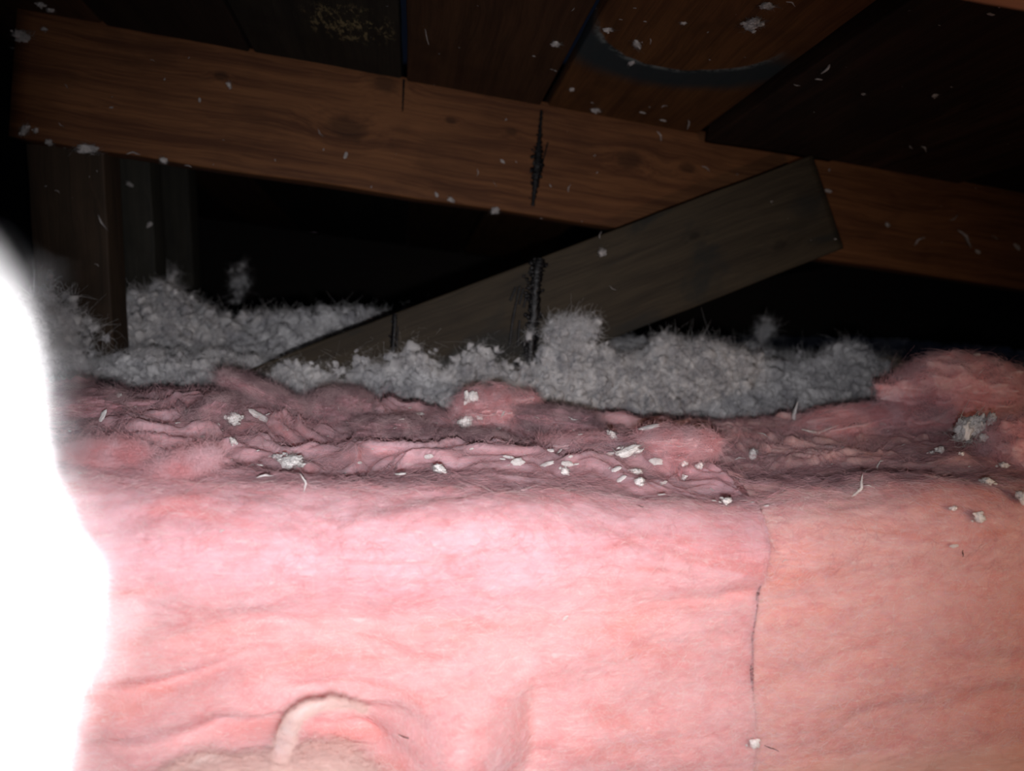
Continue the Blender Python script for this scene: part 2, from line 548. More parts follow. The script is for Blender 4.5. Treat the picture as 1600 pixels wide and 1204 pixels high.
# ---------------------------------------------------------------- timber
def plank(name, p0, p1, wdir, width, thick, mat, seed=0, rc=0.0025, wav=0.0008, nst=90):
    """swept rounded rectangle; object X = length, Z = width direction, Y = thickness"""
    p0, p1 = Vector(p0), Vector(p1)
    X = (p1 - p0).normalized()
    L = (p1 - p0).length
    Z = Vector(wdir)
    Z = (Z - X * Z.dot(X)).normalized()
    Y = Z.cross(X).normalized()
    c = (p0 + p1) / 2
    mw = Matrix(((X.x, Y.x, Z.x, c.x), (X.y, Y.y, Z.y, c.y), (X.z, Y.z, Z.z, c.z), (0, 0, 0, 1)))
    cs = []
    hw, ht = width / 2, thick / 2
    for sx, sz, a0 in ((1, 1, 0), (-1, 1, 90), (-1, -1, 180), (1, -1, 270)):
        for k in range(4):
            a = math.radians(a0 + 30 * k)
            cs.append((sx * (ht - rc) + rc * math.cos(a), sz * (hw - rc) + rc * math.sin(a)))
    # add points along the faces so that they can undulate
    out = []
    n = len(cs)
    for i in range(n):
        a, b = cs[i], cs[(i + 1) % n]
        d = math.hypot(b[0] - a[0], b[1] - a[1])
        m = max(1, int(d / 0.012))
        for q in range(m):
            out.append((a[0] + (b[0] - a[0]) * q / m, a[1] + (b[1] - a[1]) * q / m))
    cs = np.array(out)
    n = len(cs)
    xs = np.linspace(-L / 2, L / 2, nst)
    V = np.zeros((nst, n, 3))
    V[..., 0] = xs[:, None]
    V[..., 1] = cs[None, :, 0]
    V[..., 2] = cs[None, :, 1]
    flat = V.reshape(-1, 3)
    s = seed * 31.7
    dy = fbm(flat[:, 0] * 6 + s, flat[:, 2] * 14, flat[:, 1] * 9, 3) * wav
    dz = fbm(flat[:, 0] * 9 + s + 50, flat[:, 2] * 4, flat[:, 1] * 20, 3) * wav * 1.6
    flat[:, 1] += dy
    flat[:, 2] += dz
    V = flat
    i = np.arange(nst - 1)[:, None]
    j = np.arange(n)[None, :]
    j2 = (j + 1) % n
    F = np.stack([i * n + j, (i + 1) * n + j, (i + 1) * n + j2, i * n + j2], -1).reshape(-1, 4)
    caps = [np.array([list(range(n))]), np.array([[(nst - 1) * n + q for q in range(n)][::-1]])]
    me = mesh_np(name, V, [F] + caps)
    o = obj(name, me, mat, mw=mw)
    return o


TARGETS = []   # objects that flecks may stick to


def reg(o):
    TARGETS.append(o)
    return o


# beam: top edge (160,38)-(1100,210), lower edge (160,228)-(1100,372); it recedes to the right
KB = 0.206
Y0B = 0.98


def PB(px, py, off=0.0):
    return P(px, py, Y0B - off, KB)


bl = (PB(20, 14) + PB(20, 206)) / 2
br = (PB(1750, 325) + PB(1750, 474)) / 2
bdir = (br - bl).normalized()
bup = (PB(800, 155) - PB(800, 327)).normalized()
bn = bup.cross(bdir).normalized()
if bn.y > 0:
    bn = -bn
BW = 0.141
knl = []
mid_b = (bl + br) / 2


def beam_local(px, py):
    p = PB(px, py) - mid_b
    zax = (bup - bdir * bup.dot(bdir)).normalized()
    return p.dot(bdir), p.dot(zax)


for (kx, ky, kr) in ((540, 203, 0.019), (602, 130, 0.014), (985, 250, 0.015), (705, 188, 0.005), (800, 206, 0.006), (345, 118, 0.006), (1075, 262, 0.010)):
    a, bz = beam_local(kx, ky)
    knl.append((a, bz, kr))
M_BEAM = wood_mat('reddish_beam_wood', (0.080, 0.029, 0.0115), (0.185, 0.078, 0.030), knots=knl, blot=0.35)
beam = plank('ceiling_beam', bl - bn * 0.019, br - bn * 0.019, bup, BW, 0.038, M_BEAM, 1)
tag(beam, 'long reddish-brown knotty beam running across the whole picture under the roof boards', 'beam', kind='thing')
reg(beam)

# brace nailed over the beam's face
b0 = P(395, 662, 0.945, 0.14)
b1 = P(1282, 318, 0.945, 0.14)
M_BRACE = wood_mat('grey_brown_brace_wood', (0.030, 0.023, 0.015), (0.058, 0.045, 0.028), knots=[(0.20, 0.02, 0.006), (0.30, -0.03, 0.008)], stain=(0.017, 0.019, 0.018), blot=0.3)
brace = plank('diagonal_brace', b0, b1, (-0.3, 0, 1), 0.124, 0.036, M_BRACE, 2)
tag(brace, 'grey-brown diagonal brace rising from the white wool to the beam', 'brace')
reg(brace)

# posts on the left
def post(px0, px1, ytop, Y0, mat, label, seed):
    a = P(px0, ytop, Y0)
    c = P(px1, ytop, Y0)
    w = c.x - a.x
    p0 = Vector(((a.x + c.x) / 2, Y0 + 0.019, ZF + 0.001))
    p1 = Vector(((a.x + c.x) / 2, Y0 + 0.019, a.z))
    o = plank('wooden_post', p0, p1, (1, 0, 0), w, 0.038, mat, seed)
    tag(o, label, 'post', 'dark upright posts at the left', 'thing')
    return reg(o)


M_POST = wood_mat('brown_post_wood', (0.028, 0.019, 0.012), (0.050, 0.032, 0.02), blot=0.5)
M_POSTD = wood_mat('dark_post_wood', (0.022, 0.022, 0.018), (0.038, 0.036, 0.028), blot=0.5)
post(40, 161, 218, 0.90, M_POST, 'brown upright post under the left end of the reddish beam', 3)
post(150, 232, 205, 1.10, M_POSTD, 'dark upright post just right of and behind the brown post', 4)
post(226, 292, 215, 1.45, M_POSTD, 'darkest upright post, farthest back of the three at left', 5)

# roof boards: they rest on the beam and run towards the viewer
Dv = (P(640, 540, 1.0) - CAM).normalized()
ROOFN = bdir.cross(Dv).normalized()
if ROOFN.z < 0:
    ROOFN = -ROOFN


def top_line(px):
    y = 38 + (px - 160) * 0.183
    return PB(px, y)


def roof_board(px0, px1, mat, label, drop=0.0, seed=0, thick=0.019, y_far=1.55, y_near=1.15, shift=0.0):
    a = top_line(px0) + ROOFN * (thick / 2 - drop)
    c = top_line(px1) + ROOFN * (thick / 2 - drop)
    m = (a + c) / 2
    w = (c - a)
    w = w - Dv * w.dot(Dv)
    o = plank('roof_board', m - Dv * y_near, m + Dv * y_far, w, w.length - 0.0015, thick, mat, seed)
    tag(o, label, 'board', 'boards of the roof deck', 'thing')
    return reg(o), m


RB1 = wood_mat('roof_board_wood_dark', (0.011, 0.008, 0.006), (0.024, 0.015, 0.011), blot=0.6)
RB2 = RB1
RB3 = wood_mat('roof_board_wood_brown', (0.040, 0.019, 0.009), (0.075, 0.036, 0.017), blot=0.5)
RB4 = RB3
RB7 = wood_mat('roof_board_wood_grainy', (0.02, 0.010, 0.007), (0.085, 0.045, 0.03), blot=0.7)
RB5 = wood_mat('roof_board_wood_russet', (0.014, 0.008, 0.006), (0.04, 0.02, 0.013), blot=0.6)
roof_board(-320, -85, RB1, 'roof board outside the left end of the deck, mostly in darkness', seed=9)
roof_board(-80, 160, RB3, 'leftmost brown roof board above the left end of the beam', seed=10)
roof_board(165, 392, RB1, 'nearly black roof board, second from the left', seed=11)
o4, m4 = roof_board(396, 628, RB2, 'blackish roof board with a yellowish scraped patch', seed=12)
roof_board(635, 846, RB3, 'plain brown roof board between the two black gaps', seed=13)
o5, m5 = roof_board(856, 1092, RB4, 'orange-brown roof board crossed by a curved blue-black water stain', seed=14)
o6, m6 = roof_board(1096, 1284, RB5, 'thick dark roof timber right of the stained board, grain showing on its edge', drop=0.014, seed=15, thick=0.03, y_far=-0.02)
o7, m7 = roof_board(1290, 1500, RB7, 'dark russet roof board at the right edge of the picture', drop=0.004, seed=16)
roof_board(1506, 1760, RB1, 'roof board over the far right end of the beam', seed=17)

# pale tan timber near the lens, top right corner
M_TAN = wood_mat('tan_new_wood', (0.42, 0.22, 0.10), (0.60, 0.34, 0.17), blot=0.1)
t0 = P(1495, -14, 0.40) + Vector((0, 0, 0.0))
t1 = P(2300, 132, 0.40)
up_t = (P(1495, -80, 0.40) - P(1495, -14, 0.40)).normalized()
tanb = plank('wooden_batten', t0 + up_t * 0.02, t1 + up_t * 0.02, up_t, 0.038, 0.02, M_TAN, 20)
tag(tanb, 'pale tan batten catching the light in the top right corner', 'batten')


# ---------------------------------------------------------------- swept tapered strands
def strand_mesh(name, pts, radii, nseg=26, fuzz=0.25, flat=0.45, seed=0, ring=10):
    pts = [Vector(p) for p in pts]
    n = len(pts)
    out = []
    for q in range(nseg + 1):
        u = q / nseg * (n - 1)
        i = min(int(u), n - 2)
        f = u - i
        p0, p1, p2, p3 = pts[max(i - 1, 0)], pts[i], pts[i + 1], pts[min(i + 2, n - 1)]
        out.append(0.5 * ((2 * p1) + (p2 - p0) * f + (2 * p0 - 5 * p1 + 4 * p2 - p3) * f * f + (3 * p1 - p0 - 3 * p2 + p3) * f ** 3))
    V = []
    for q, p in enumerate(out):
        t = (out[min(q + 1, nseg)] - out[max(q - 1, 0)]).normalized()
        a = t.cross(Vector((0.1, 1, 0.2))).normalized()
        b = t.cross(a).normalized()
        u = q / nseg
        r = float(np.interp(u, np.linspace(0, 1, len(radii)), radii))
        for k in range(ring):
            an = 2 * math.pi * k / ring
            e = r * (1 + fuzz * math.sin(seed + k * 2.3 + q * 1.7) * random.random())
            V.append((p + a * math.cos(an) * e + b * math.sin(an) * e * flat)[:])
    V = np.array(V)
    i = np.arange(nseg)[:, None]
    k = np.arange(ring)[None, :]
    k2 = (k + 1) % ring
    F = np.stack([i * ring + k, (i + 1) * ring + k, (i + 1) * ring + k2, i * ring + k2], -1).reshape(-1, 4)
    caps = [np.array([list(range(ring))]), np.array([[nseg * ring + q for q in range(ring)][::-1]])]
    return V, [F] + caps


# ---------------------------------------------------------------- ragged black streaks: flattened beads and a strand along the timber
def black_streak(path, parent, wfun, n=90, mat=M_BLACK, off=0.001, jit=0.5):
    """path: list of world points on a face; black beads of varied size run along it"""
    pts = [Vector(p) for p in path]
    seg = [(pts[i + 1] - pts[i]).length for i in range(len(pts) - 1)]
    tot = sum(seg)
    C, R = [], []
    for k in range(n):
        s = (k + random.random()) / n * tot
        f = s / tot
        i = 0
        while i < len(seg) - 1 and s > seg[i]:
            s -= seg[i]
            i += 1
        p = pts[i].lerp(pts[i + 1], min(1, s / seg[i]))
        w = wfun(f)
        side = (pts[-1] - pts[0]).normalized().cross(bn)
        p = p + side * random.gauss(0, w * jit * 1.3)
        C.append(p[:])
        R.append(max(0.0004, w * random.uniform(0.15, 0.5)))
    C, R = np.array(C), np.array(R)
    V, F = blobs(C, R, 2, 0.35, 1.6)
    # flatten against the face
    nn = np.array(bn)
    base = np.repeat(C @ nn, len(ICO[2][0]))
    d = V @ nn - base
    V = V - nn[None] * (d * 0.6)[:, None]
    Vt, Ft = strand_mesh('t', pts, [max(0.0007, wfun(x) * 0.9) for x in (0, .15, .3, .45, .6, .75, .9, 1)], 70, 0.7, 0.25, 2)
    F = [F] + [f + len(V) for f in Ft]
    V = np.concatenate([V, Vt])
    c = np.mean(C, axis=0)
    me = mesh_np('black_streak', recentre(V, c), F)
    o = bpy.data.objects.new('black_streak', me)
    COL.objects.link(o)
    me.materials.append(mat)
    o.location = c
    o.parent = parent
    o.matrix_parent_inverse = parent.matrix_basis.inverted()
    o['label'] = 'glossy black streak'
    return o


def onto(parent, px, py):
    """point where the sight line through the pixel meets the parent's front face"""
    hit = cast(px, py, [parent])
    return hit[0] if hit else None


_BVH = {}


def bvh_of(o):
    if o.name not in _BVH:
        me = o.data
        n = len(me.vertices)
        co = np.empty(n * 3, dtype=np.float32)
        me.vertices.foreach_get('co', co)
        co = co.reshape(-1, 3).astype(np.float64)
        mw = np.array(o.matrix_basis)
        co = co @ mw[:3, :3].T + mw[:3, 3]
        polys = [tuple(p.vertices) for p in me.polygons]
        _BVH[o.name] = BVHTree.FromPolygons([tuple(v) for v in co], polys)
    return _BVH[o.name]


def cast(px, py, objs):
    d = (P(px, py, 1.0) - CAM).normalized()
    best = None
    for o in objs:
        h, n, i, dist = bvh_of(o).ray_cast(CAM, d)
        if h is not None and (best is None or dist < best[2]):
            if n.dot(d) > 0:
                n = -n
            best = (h, n, dist, o)
    return best


def local_hit(o, px, py):
    h = cast(px, py, [o])
    q = o.matrix_basis.inverted() @ h[0]
    return q.x, q.z


def circle3(a, b, c):
    A = np.array([[b[0] - a[0], b[1] - a[1]], [c[0] - a[0], c[1] - a[1]]]) * 2
    B = np.array([b[0] ** 2 + b[1] ** 2 - a[0] ** 2 - a[1] ** 2, c[0] ** 2 + c[1] ** 2 - a[0] ** 2 - a[1] ** 2])
    x, y = np.linalg.solve(A, B)
    return float(x), float(y), math.hypot(a[0] - x, a[1] - y)


_c = circle3(local_hit(o5, 940, 55), local_hit(o5, 1030, 104), local_hit(o5, 1160, 104))
RB4 = wood_mat('roof_board_wood_stained', (0.085, 0.036, 0.013), (0.16, 0.070, 0.024), blot=0.5,
               arc=(_c[0], _c[1], _c[2], 0.068, (0.022, 0.042, 0.052), (0.22, 0.26, 0.26)))
o5.data.materials[0] = RB4
_k = local_hit(o4, 545, 38)
_k2 = local_hit(o4, 618, 38)
RB2 = wood_mat('roof_board_wood_olive', (0.013, 0.013, 0.011), (0.028, 0.026, 0.019), chalk=(_k[0], _k[1], 0.055, abs(_k2[1] - _k[1]) * 1.2, (0.22, 0.18, 0.09)), blot=0.6)
o4.data.materials[0] = RB2


def streak_px(parent, pix, wfun, n=90, jit=0.5):
    pts = [onto(parent, *p) for p in pix]
    pts = [p for p in pts if p is not None]
    pts = [Vector(p) + bn * 0.0006 for p in pts]
    if len(pts) >= 2:
        return black_streak(pts, parent, wfun, n, jit=jit)


streak_px(beam, [(846, 172), (842, 225), (838, 270), (832, 322)], lambda f: 0.0018 + 0.0052 * math.exp(-((f - 0.60) / 0.25) ** 2), 150)
streak_px(beam, [(856, 222), (850, 245), (846, 262)], lambda f: 0.0009, 12, 1.5)
streak_px(beam, [(631, 124), (630, 150), (629, 174)], lambda f: 0.0013 * (1.1 - 0.5 * f), 45, 0.3)
streak_px(brace, [(842, 404), (841, 412), (838, 430), (836, 450), (833, 500), (829, 540), (826, 575)], lambda f: 0.0075 - 0.001 * f, 220, 0.55)
streak_px(brace, [(617, 490), (616, 496), (616, 505), (615, 520), (613, 552)], lambda f: 0.003, 60, 0.5)
streak_px(brace, [(622, 510), (620, 545)], lambda f: 0.0009, 16, 0.4)
for pix in ([(812, 447), (802, 495), (796, 540)], [(812, 500), (809, 540)], [(818, 450), (811, 476)], [(806, 448), (797, 470)], [(822, 462), (818, 480)]):
    streak_px(brace, pix, lambda f: 0.0015, 22, 0.4)

# ---------------------------------------------------------------- pink batts
KS = 0.15
FRONT = [(60, 752), (300, 768), (500, 778), (700, 775), (900, 782), (1100, 803), (1200, 803), (1240, 790), (1400, 765), (1600, 768)]
BACK = [(20, 612), (170, 606), (330, 606), (450, 624), (560, 645), (650, 638), (900, 648), (1000, 664), (1100, 664), (1200, 657), (1300, 640), (1400, 632), (1600, 645)]
YF, YBK = 0.455, 0.80
fr = [P(a, b, YF + 0.02, KS) for a, b in FRONT]
bk = [P(a, b, YBK - 0.01, KS) for a, b in BACK]
frx, frz = [p.x for p in fr], [p.z for p in fr]
bkx, bkz = [p.x for p in bk], [p.z for p in bk]


XS = P(1195, 900, YF, KS).x


def gpx(px, py, Y0=YF):
    p = P(px, py, Y0, KS)
    return p.x, p.z


# (pixel x, pixel y, radius x px, radius y px, height m) bulges and hollows of the front face
BUMPS = [(725, 1125, 80, 100, 0.040), (560, 1120, 70, 18, -0.012), (830, 1120, 26, 80, -0.008), (640, 1190, 80, 60, 0.012), (330, 1110, 120, 50, 0.010), (400, 1155, 110, 26, -0.028), (570, 1165, 55, 34, -0.026), (300, 1060, 90, 14, -0.010), (640, 1000, 120, 14, 0.006),
         (250, 1090, 90, 40, -0.008), (450, 1000, 260, 50, -0.006), (600, 880, 420, 55, 0.008), (1100, 900, 200, 60, 0.004), 
         (900, 1040, 160, 50, 0.006), (950, 1150, 220, 60, 0.008), (500, 1080, 90, 16, -0.008), (1150, 930, 40, 22, -0.006)]
BUMPS_R = [(1400, 870, 160, 60, 0.006), (1450, 1000, 150, 50, 0.005), (1330, 1110, 120, 40, 0.006), (1500, 1140, 120, 40, -0.005), (1290, 830, 60, 60, 0.006)]


def batt(name, x0, x1, nx, mat, yoff, bumps, seed, label, zoff=0.0):
    xs = np.linspace(x0, x1, nx)
    prof = []
    r, rb = 0.046, 0.02
    for t in np.linspace(0, 1, 210):
        prof.append((0, t))
    for t in np.linspace(0, 1, 50)[1:]:
        prof.append((1, t))
    for t in np.linspace(0, 1, 300)[1:]:
        prof.append((2, t))
    for t in np.linspace(0, 1, 24)[1:]:
        prof.append((3, t))
    for t in np.linspace(0, 1, 30)[1:]:
        prof.append((4, t))
    prof = np.array(prof)
    kind, t = prof[:, 0][None, :], prof[:, 1][None, :]
    X = np.repeat(xs[:, None], len(prof), 1)
    zf = np.interp(xs, frx, frz)[:, None] + zoff
    zb = np.interp(xs, bkx, bkz)[:, None] + zoff
    yf = YF + KS * X + yoff
    yb = YBK + KS * X
    a = t * math.pi / 2
    Y = np.where(kind == 0, yf + 0.012 * (1 - t) ** 2 * 0, 0)
    Y = np.where(kind == 1, yf + r * (1 - np.cos(a)), Y)
    Y = np.where(kind == 2, yf + r + t * (yb - yf - r - rb), Y)
    Y = np.where(kind == 3, yb - rb + rb * np.sin(a), Y)
    Y = np.where(kind == 4, yb, Y)
    Z = np.where(kind == 0, ZF + 0.001 + t * (zf - r - ZF - 0.001), 0)
    Z = np.where(kind == 1, zf - r + r * np.sin(a), Z)
    Z = np.where(kind == 2, zf + t * (zb - zf), Z)
    Z = np.where(kind == 3, zb - rb + rb * np.cos(a), Z)
    Z = np.where(kind == 4, (zb - rb) * (1 - t) + (ZF + 0.001) * t, Z)
    # seam ends are rounded back a little
    d0 = np.minimum(X - x0, x1 - X)
    rr = 0.006
    e = np.clip(1 - d0 / rr, 0, 1)
    pull = rr * (1 - np.sqrt(1 - e ** 2 * 0.98)) * 0.15
    X = X + np.exp(-np.abs(X - XS) / 0.06) * np.interp(Z, [0.0, 0.07, 0.10, 0.135, 0.17], [-0.004, -0.006, -0.003, 0.005, 0.010]) * (np.abs(X - XS) < 0.4)
    Y = Y + np.where(kind <= 1, pull, 0)
    Z = Z - np.where((kind == 2) | (kind == 3), pull * 0.1, 0)
    S = np.stack([X, Y, Z], -1)

    def normals(S):
        du = np.gradient(S, axis=0)
        dv = np.gradient(S, axis=1)
        n = np.cross(du, dv)
        return n / (np.linalg.norm(n, axis=2, keepdims=True) + 1e-12)
    N = normals(S)
    Xf, Yf_, Zf = S[..., 0].ravel(), S[..., 1].ravel(), S[..., 2].ravel()
    top = np.clip((kind - 1) + 0 * X, 0, 1) * (kind <= 3)
    top = np.where(kind == 1, t, top)
    sd = seed * 13.1
    warp = fbm(Xf * 9 + sd, Yf_ * 9, Zf * 14, 3) * 0.02
    big = fbm(Xf * 7 + sd, (Yf_ + warp) * 16, (Zf + warp) * 22, 4)
    med = fbm(Xf * 26 + sd, (Yf_ + warp) * 70, (Zf + warp) * 95, 4, 0.55)
    fin = fbm(Xf * 110 + sd, Yf_ * 300, (Zf + warp) * 420, 3, 0.6)
    sh = X.shape
    big, med, fin, warp = [q.reshape(sh) for q in (big, med, fin, warp)]
    D = big * 0.0035 + med * 0.0011 + fin * 0.00035
    # torn, layered, heaped surface of the top: shelves with steep fronts
    q = (Y - KS * X) * 22 + 2.6 * fbm((Xf * 9 + sd), Yf_ * 7, Zf * 0 + 3, 3).reshape(sh)
    saw = q - np.floor(q)
    saw2 = (q * 2.7 + 1.3 * fbm(Xf * 13 + sd, Yf_ * 9, Zf * 0 + 9, 3).reshape(sh))
    saw2 = saw2 - np.floor(saw2)
    shelf = np.where(saw < 0.22, saw / 0.22, 1 - (saw - 0.22) / 0.78)
    shelf2 = np.where(saw2 < 0.25, saw2 / 0.25, 1 - (saw2 - 0.25) / 0.75)
    amp = np.clip(fbm(Xf * 8 + 40, Yf_ * 10, Zf * 0, 2).reshape(sh) * 1.5 + 0.6, 0.0, 1.9)
    ramp = np.clip((Y - (YF + KS * X) - 0.05) / 0.06, 0, 1)
    D = D + top * ramp * (shelf * 0.0056 * amp * (1.0 + np.clip(-X * 1.6, -0.3, 0.7)) + shelf2 * 0.0034 * amp + big * 0.010 + np.abs(med) * 0.0022 - 0.006)
    for (bx, by, rx, ry, h) in bumps:
        cx, cz = gpx(bx, by)
        sx, sz = rx / FPX * YF, ry / FPX * YF
        g = np.exp(-(((X - cx + warp * 0.8) / sx) ** 2 + ((Z - cz + warp) / sz) ** 2))
        D = D + np.where(kind <= 1, g * h, 0)
    fade = np.where(kind == 4, 0.3, 1.0)
    fade = np.where(kind == 0, np.clip((Z - ZF) / 0.01, 0, 1), fade)
    S = S + N * (D * fade)[..., None]
    N2 = normals(S)
    ny = len(prof)
    i = np.arange(nx - 1)[:, None]
    j = np.arange(ny - 1)[None, :]
    F = np.stack([i * ny + j, (i + 1) * ny + j, (i + 1) * ny + j + 1, i * ny + j + 1], -1).reshape(-1, 4)
    caps = [np.array([list(range(ny))[::-1]]), np.array([[(nx - 1) * ny + q for q in range(ny)]])]
    c = ((x0 + x1) / 2, (YF + YBK) / 2, 0.0)
    me = mesh_np(name, recentre(S.reshape(-1, 3), c), [F] + caps)
    o = obj(name, me, mat, loc=c)
    tag(o, label, 'insulation', 'pink batts laid side by side')
    return o, S, N2, kind + 0 * X


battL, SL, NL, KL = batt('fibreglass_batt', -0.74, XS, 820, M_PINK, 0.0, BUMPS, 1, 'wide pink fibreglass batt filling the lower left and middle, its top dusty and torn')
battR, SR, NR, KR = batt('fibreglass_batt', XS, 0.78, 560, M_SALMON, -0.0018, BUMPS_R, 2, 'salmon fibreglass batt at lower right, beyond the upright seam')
reg(battL)
reg(battR)


def batt_fibres(parent, S, N, K, n, kinds, mat, Lr, Rr, lift, curl, name='loose_fibres', xlim=(-0.62, 0.62), seed_dir=0.35, nstop=None):
    nx, ny, _ = S.shape
    ok = np.where((K >= kinds[0]) & (K <= kinds[1]) & (S[..., 0] > xlim[0]) & (S[..., 0] < xlim[1]) & (S[..., 2] > -0.02))
    idx = RNG.integers(0, len(ok[0]), n)
    i, j = ok[0][idx], ok[1][idx]
    Pt, Nn = S[i, j], N[i, j]
    D = np.stack([np.where(RNG.random(n) < 0.5, 1.0, -1.0), RNG.normal(0, seed_dir, n), RNG.normal(0, seed_dir, n)], -1)
    D = D - Nn * np.sum(D * Nn, axis=1)[:, None]
    L = RNG.uniform(*Lr, n)
    R = RNG.uniform(*Rr, n)
    return hair(name, parent, Pt - Nn * 0.0004, D, Nn, L, R, 6, curl, lift, mat, parent.location)


for (bo, S_, N_, K_, k) in ((battL, SL, NL, KL, 1.0), (battR, SR, NR, KR, 0.65)):
    batt_fibres(bo, S_, N_, K_, int(90000 * k), (0, 1), M_FIB, (0.004, 0.016), (0.00004, 0.00010), 0.12, 0.6, seed_dir=0.5)
    batt_fibres(bo, S_, N_, K_, int(26000 * k), (0, 1), M_FIBP, (0.004, 0.016), (0.00004, 0.00010), 0.16, 0.7, seed_dir=0.6)
    batt_fibres(bo, S_, N_, K_, int(70000 * k), (1, 3), M_FIBM, (0.004, 0.014), (0.00004, 0.00009), 0.26, 0.8, seed_dir=0.6)
    batt_fibres(bo, S_, N_, K_, int(45000 * k), (2, 3), M_DUSTF, (0.004, 0.013), (0.00004, 0.00009), 0.25, 0.8, seed_dir=0.6)

# ---------------------------------------------------------------- torn pink tufts
def tuft(name, px, py, Y0, rx, ry, rz, label, mat=M_TUFT, k=KS, seed=0, tilt=0.0, nf=1500, sub=6, rough=0.28, group='torn pink tufts on the batts', fmat=None, sink=0.3, fl=(0.004, 0.014), cat='insulation'):
    c = P(px, py, Y0, k)
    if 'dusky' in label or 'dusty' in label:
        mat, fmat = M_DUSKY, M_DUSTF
    V0, F0 = ICO[sub]
    s = seed * 7.7
    v = V0
    d = fbm(v[:, 0] * 1.4 + s, v[:, 1] * 1.8, v[:, 2] * 1.9, 3) * rough
    rid = 1 - np.abs(fbm(v[:, 0] * 1.8 + s + 9, v[:, 1] * 3.0, v[:, 2] * 3.8, 4))
    bil = np.abs(fbm(v[:, 0] * 2.6 + s + 31, v[:, 1] * 3.0, v[:, 2] * 3.0, 4, 0.6))
    d = d * 1.5 + rid * rough * 0.45 + bil * rough * 0.5 - 0.08 + fbm(v[:, 0] * 5 + s, v[:, 1] * 7, v[:, 2] * 8, 4) * 0.05
    W = v * (1 + d)[:, None] * np.array([rx, ry, rz])
    ct, st = math.cos(tilt), math.sin(tilt)
    R = np.array([[ct, 0, -st], [0, 1, 0], [st, 0, ct]])
    W = W @ R.T
    me = mesh_np(name, W, F0)
    o = obj(name, me, mat, loc=c)
    tag(o, label, cat, group)
    nf = nf * 8
    idx = RNG.integers(0, len(W), nf)
    N = v[idx] / np.array([rx, ry, rz])
    N = N @ R.T
    N /= np.linalg.norm(N, axis=1)[:, None]
    D = RNG.normal(0, 1, (nf, 3)) * np.array([1.3, 0.9, 0.9]) + N * 0.35
    D = D - N * np.sum(D * N, axis=1)[:, None]
    hair('loose_fibres', o, W[idx] - N * 0.0005, D, N, RNG.uniform(*fl, nf), RNG.uniform(0.00004, 0.00010, nf), 6, 0.9, 0.4, fmat or M_FIB, (0, 0, 0))
    reg(o)
    return o


tuft('pink_wool_tuft', 1500, 615, 0.70, 0.056, 0.042, 0.032, 'large rounded pink tuft standing up at the right edge against the dark', seed=1, nf=5000, rough=0.30)
tuft('pink_wool_tuft', 1340, 662, 0.72, 0.085, 0.03, 0.014, 'long fuzzy pink ridge sloping down leftward from the large right tuft', seed=2, nf=4200, tilt=0.18)
tuft('pink_wool_tuft', 1055, 696, 0.60, 0.030, 0.025, 0.010, 'smooth bright pink pad right of the long white flake', seed=3, nf=1500)
tuft('pink_wool_tuft', 768, 640, 0.74, 0.034, 0.03, 0.017, 'peaked pink mound at the middle of the batt back edge', seed=4, nf=1800)
tuft('pink_wool_tuft', 528, 636, 0.75, 0.024, 0.02, 0.014, 'small rounded dusky tuft at the back edge below the brace foot', seed=5, nf=1200)
tuft('pink_wool_tuft', 330, 655, 0.66, 0.020, 0.02, 0.012, 'upright dusky pink fold left of the white puff', seed=6, nf=900, tilt=0.7)
tuft('pink_wool_tuft', 408, 612, 0.74, 0.032, 0.015, 0.006, 'thin dusky pink flap pointing up at the back edge, left of the brace foot', seed=7, nf=900, tilt=-0.4)
tuft('pink_wool_tuft', 918, 700, 0.63, 0.034, 0.02, 0.008, 'flat pink pad left of the long white flake', seed=8, nf=1200)
tuft('pink_wool_tuft', 730, 690, 0.65, 0.034, 0.02, 0.006, 'flat pale pink sliver near the middle of the dusty strip', seed=9, nf=900)
tuft('pink_wool_tuft', 285, 728, 0.52, 0.019, 0.012, 0.004, 'pale pink torn fold at the front edge, upper left', seed=10, nf=1300, tilt=0.35)
tuft('pink_wool_tuft', 160, 708, 0.53, 0.020, 0.014, 0.003, 'fuzzy pink curl of fibres beside the white blurred mass', seed=11, nf=1600)
tuft('pink_wool_tuft', 1590, 700, 0.56, 0.024, 0.03, 0.022, 'pink fold hanging at the right edge under the cream puff', seed=12, nf=1300, tilt=-0.8)
tuft('pink_wool_tuft', 100, 632, 0.68, 0.05, 0.03, 0.010, 'dusky pink shelf at the far left of the batt back edge', seed=13, nf=1200)
tuft('pink_wool_tuft', 612, 668, 0.68, 0.03, 0.02, 0.006, 'dark dusty pink shelf left of the middle mound', seed=14, nf=900)
tuft('pink_wool_tuft', 865, 655, 0.72, 0.045, 0.02, 0.009, 'low dusty pink slope right of the middle mound', seed=15, nf=1200, tilt=-0.15)
tuft('cream_wool_tuft', 505, 1226, 0.425, 0.030, 0.018, 0.011, 'cream lumpy tuft at the bottom edge, left of centre', rough=0.42, mat=M_CREAM, seed=16, nf=1500, fmat=M_FIBC, group='cream tufts at the bottom edge')
tuft('cream_wool_tuft', 385, 1232, 0.42, 0.034, 0.016, 0.009, 'low cream tuft at the bottom edge, left of the other cream tuft', rough=0.42, mat=M_CREAM, seed=17, nf=1300, fmat=M_FIBC, group='cream tufts at the bottom edge')


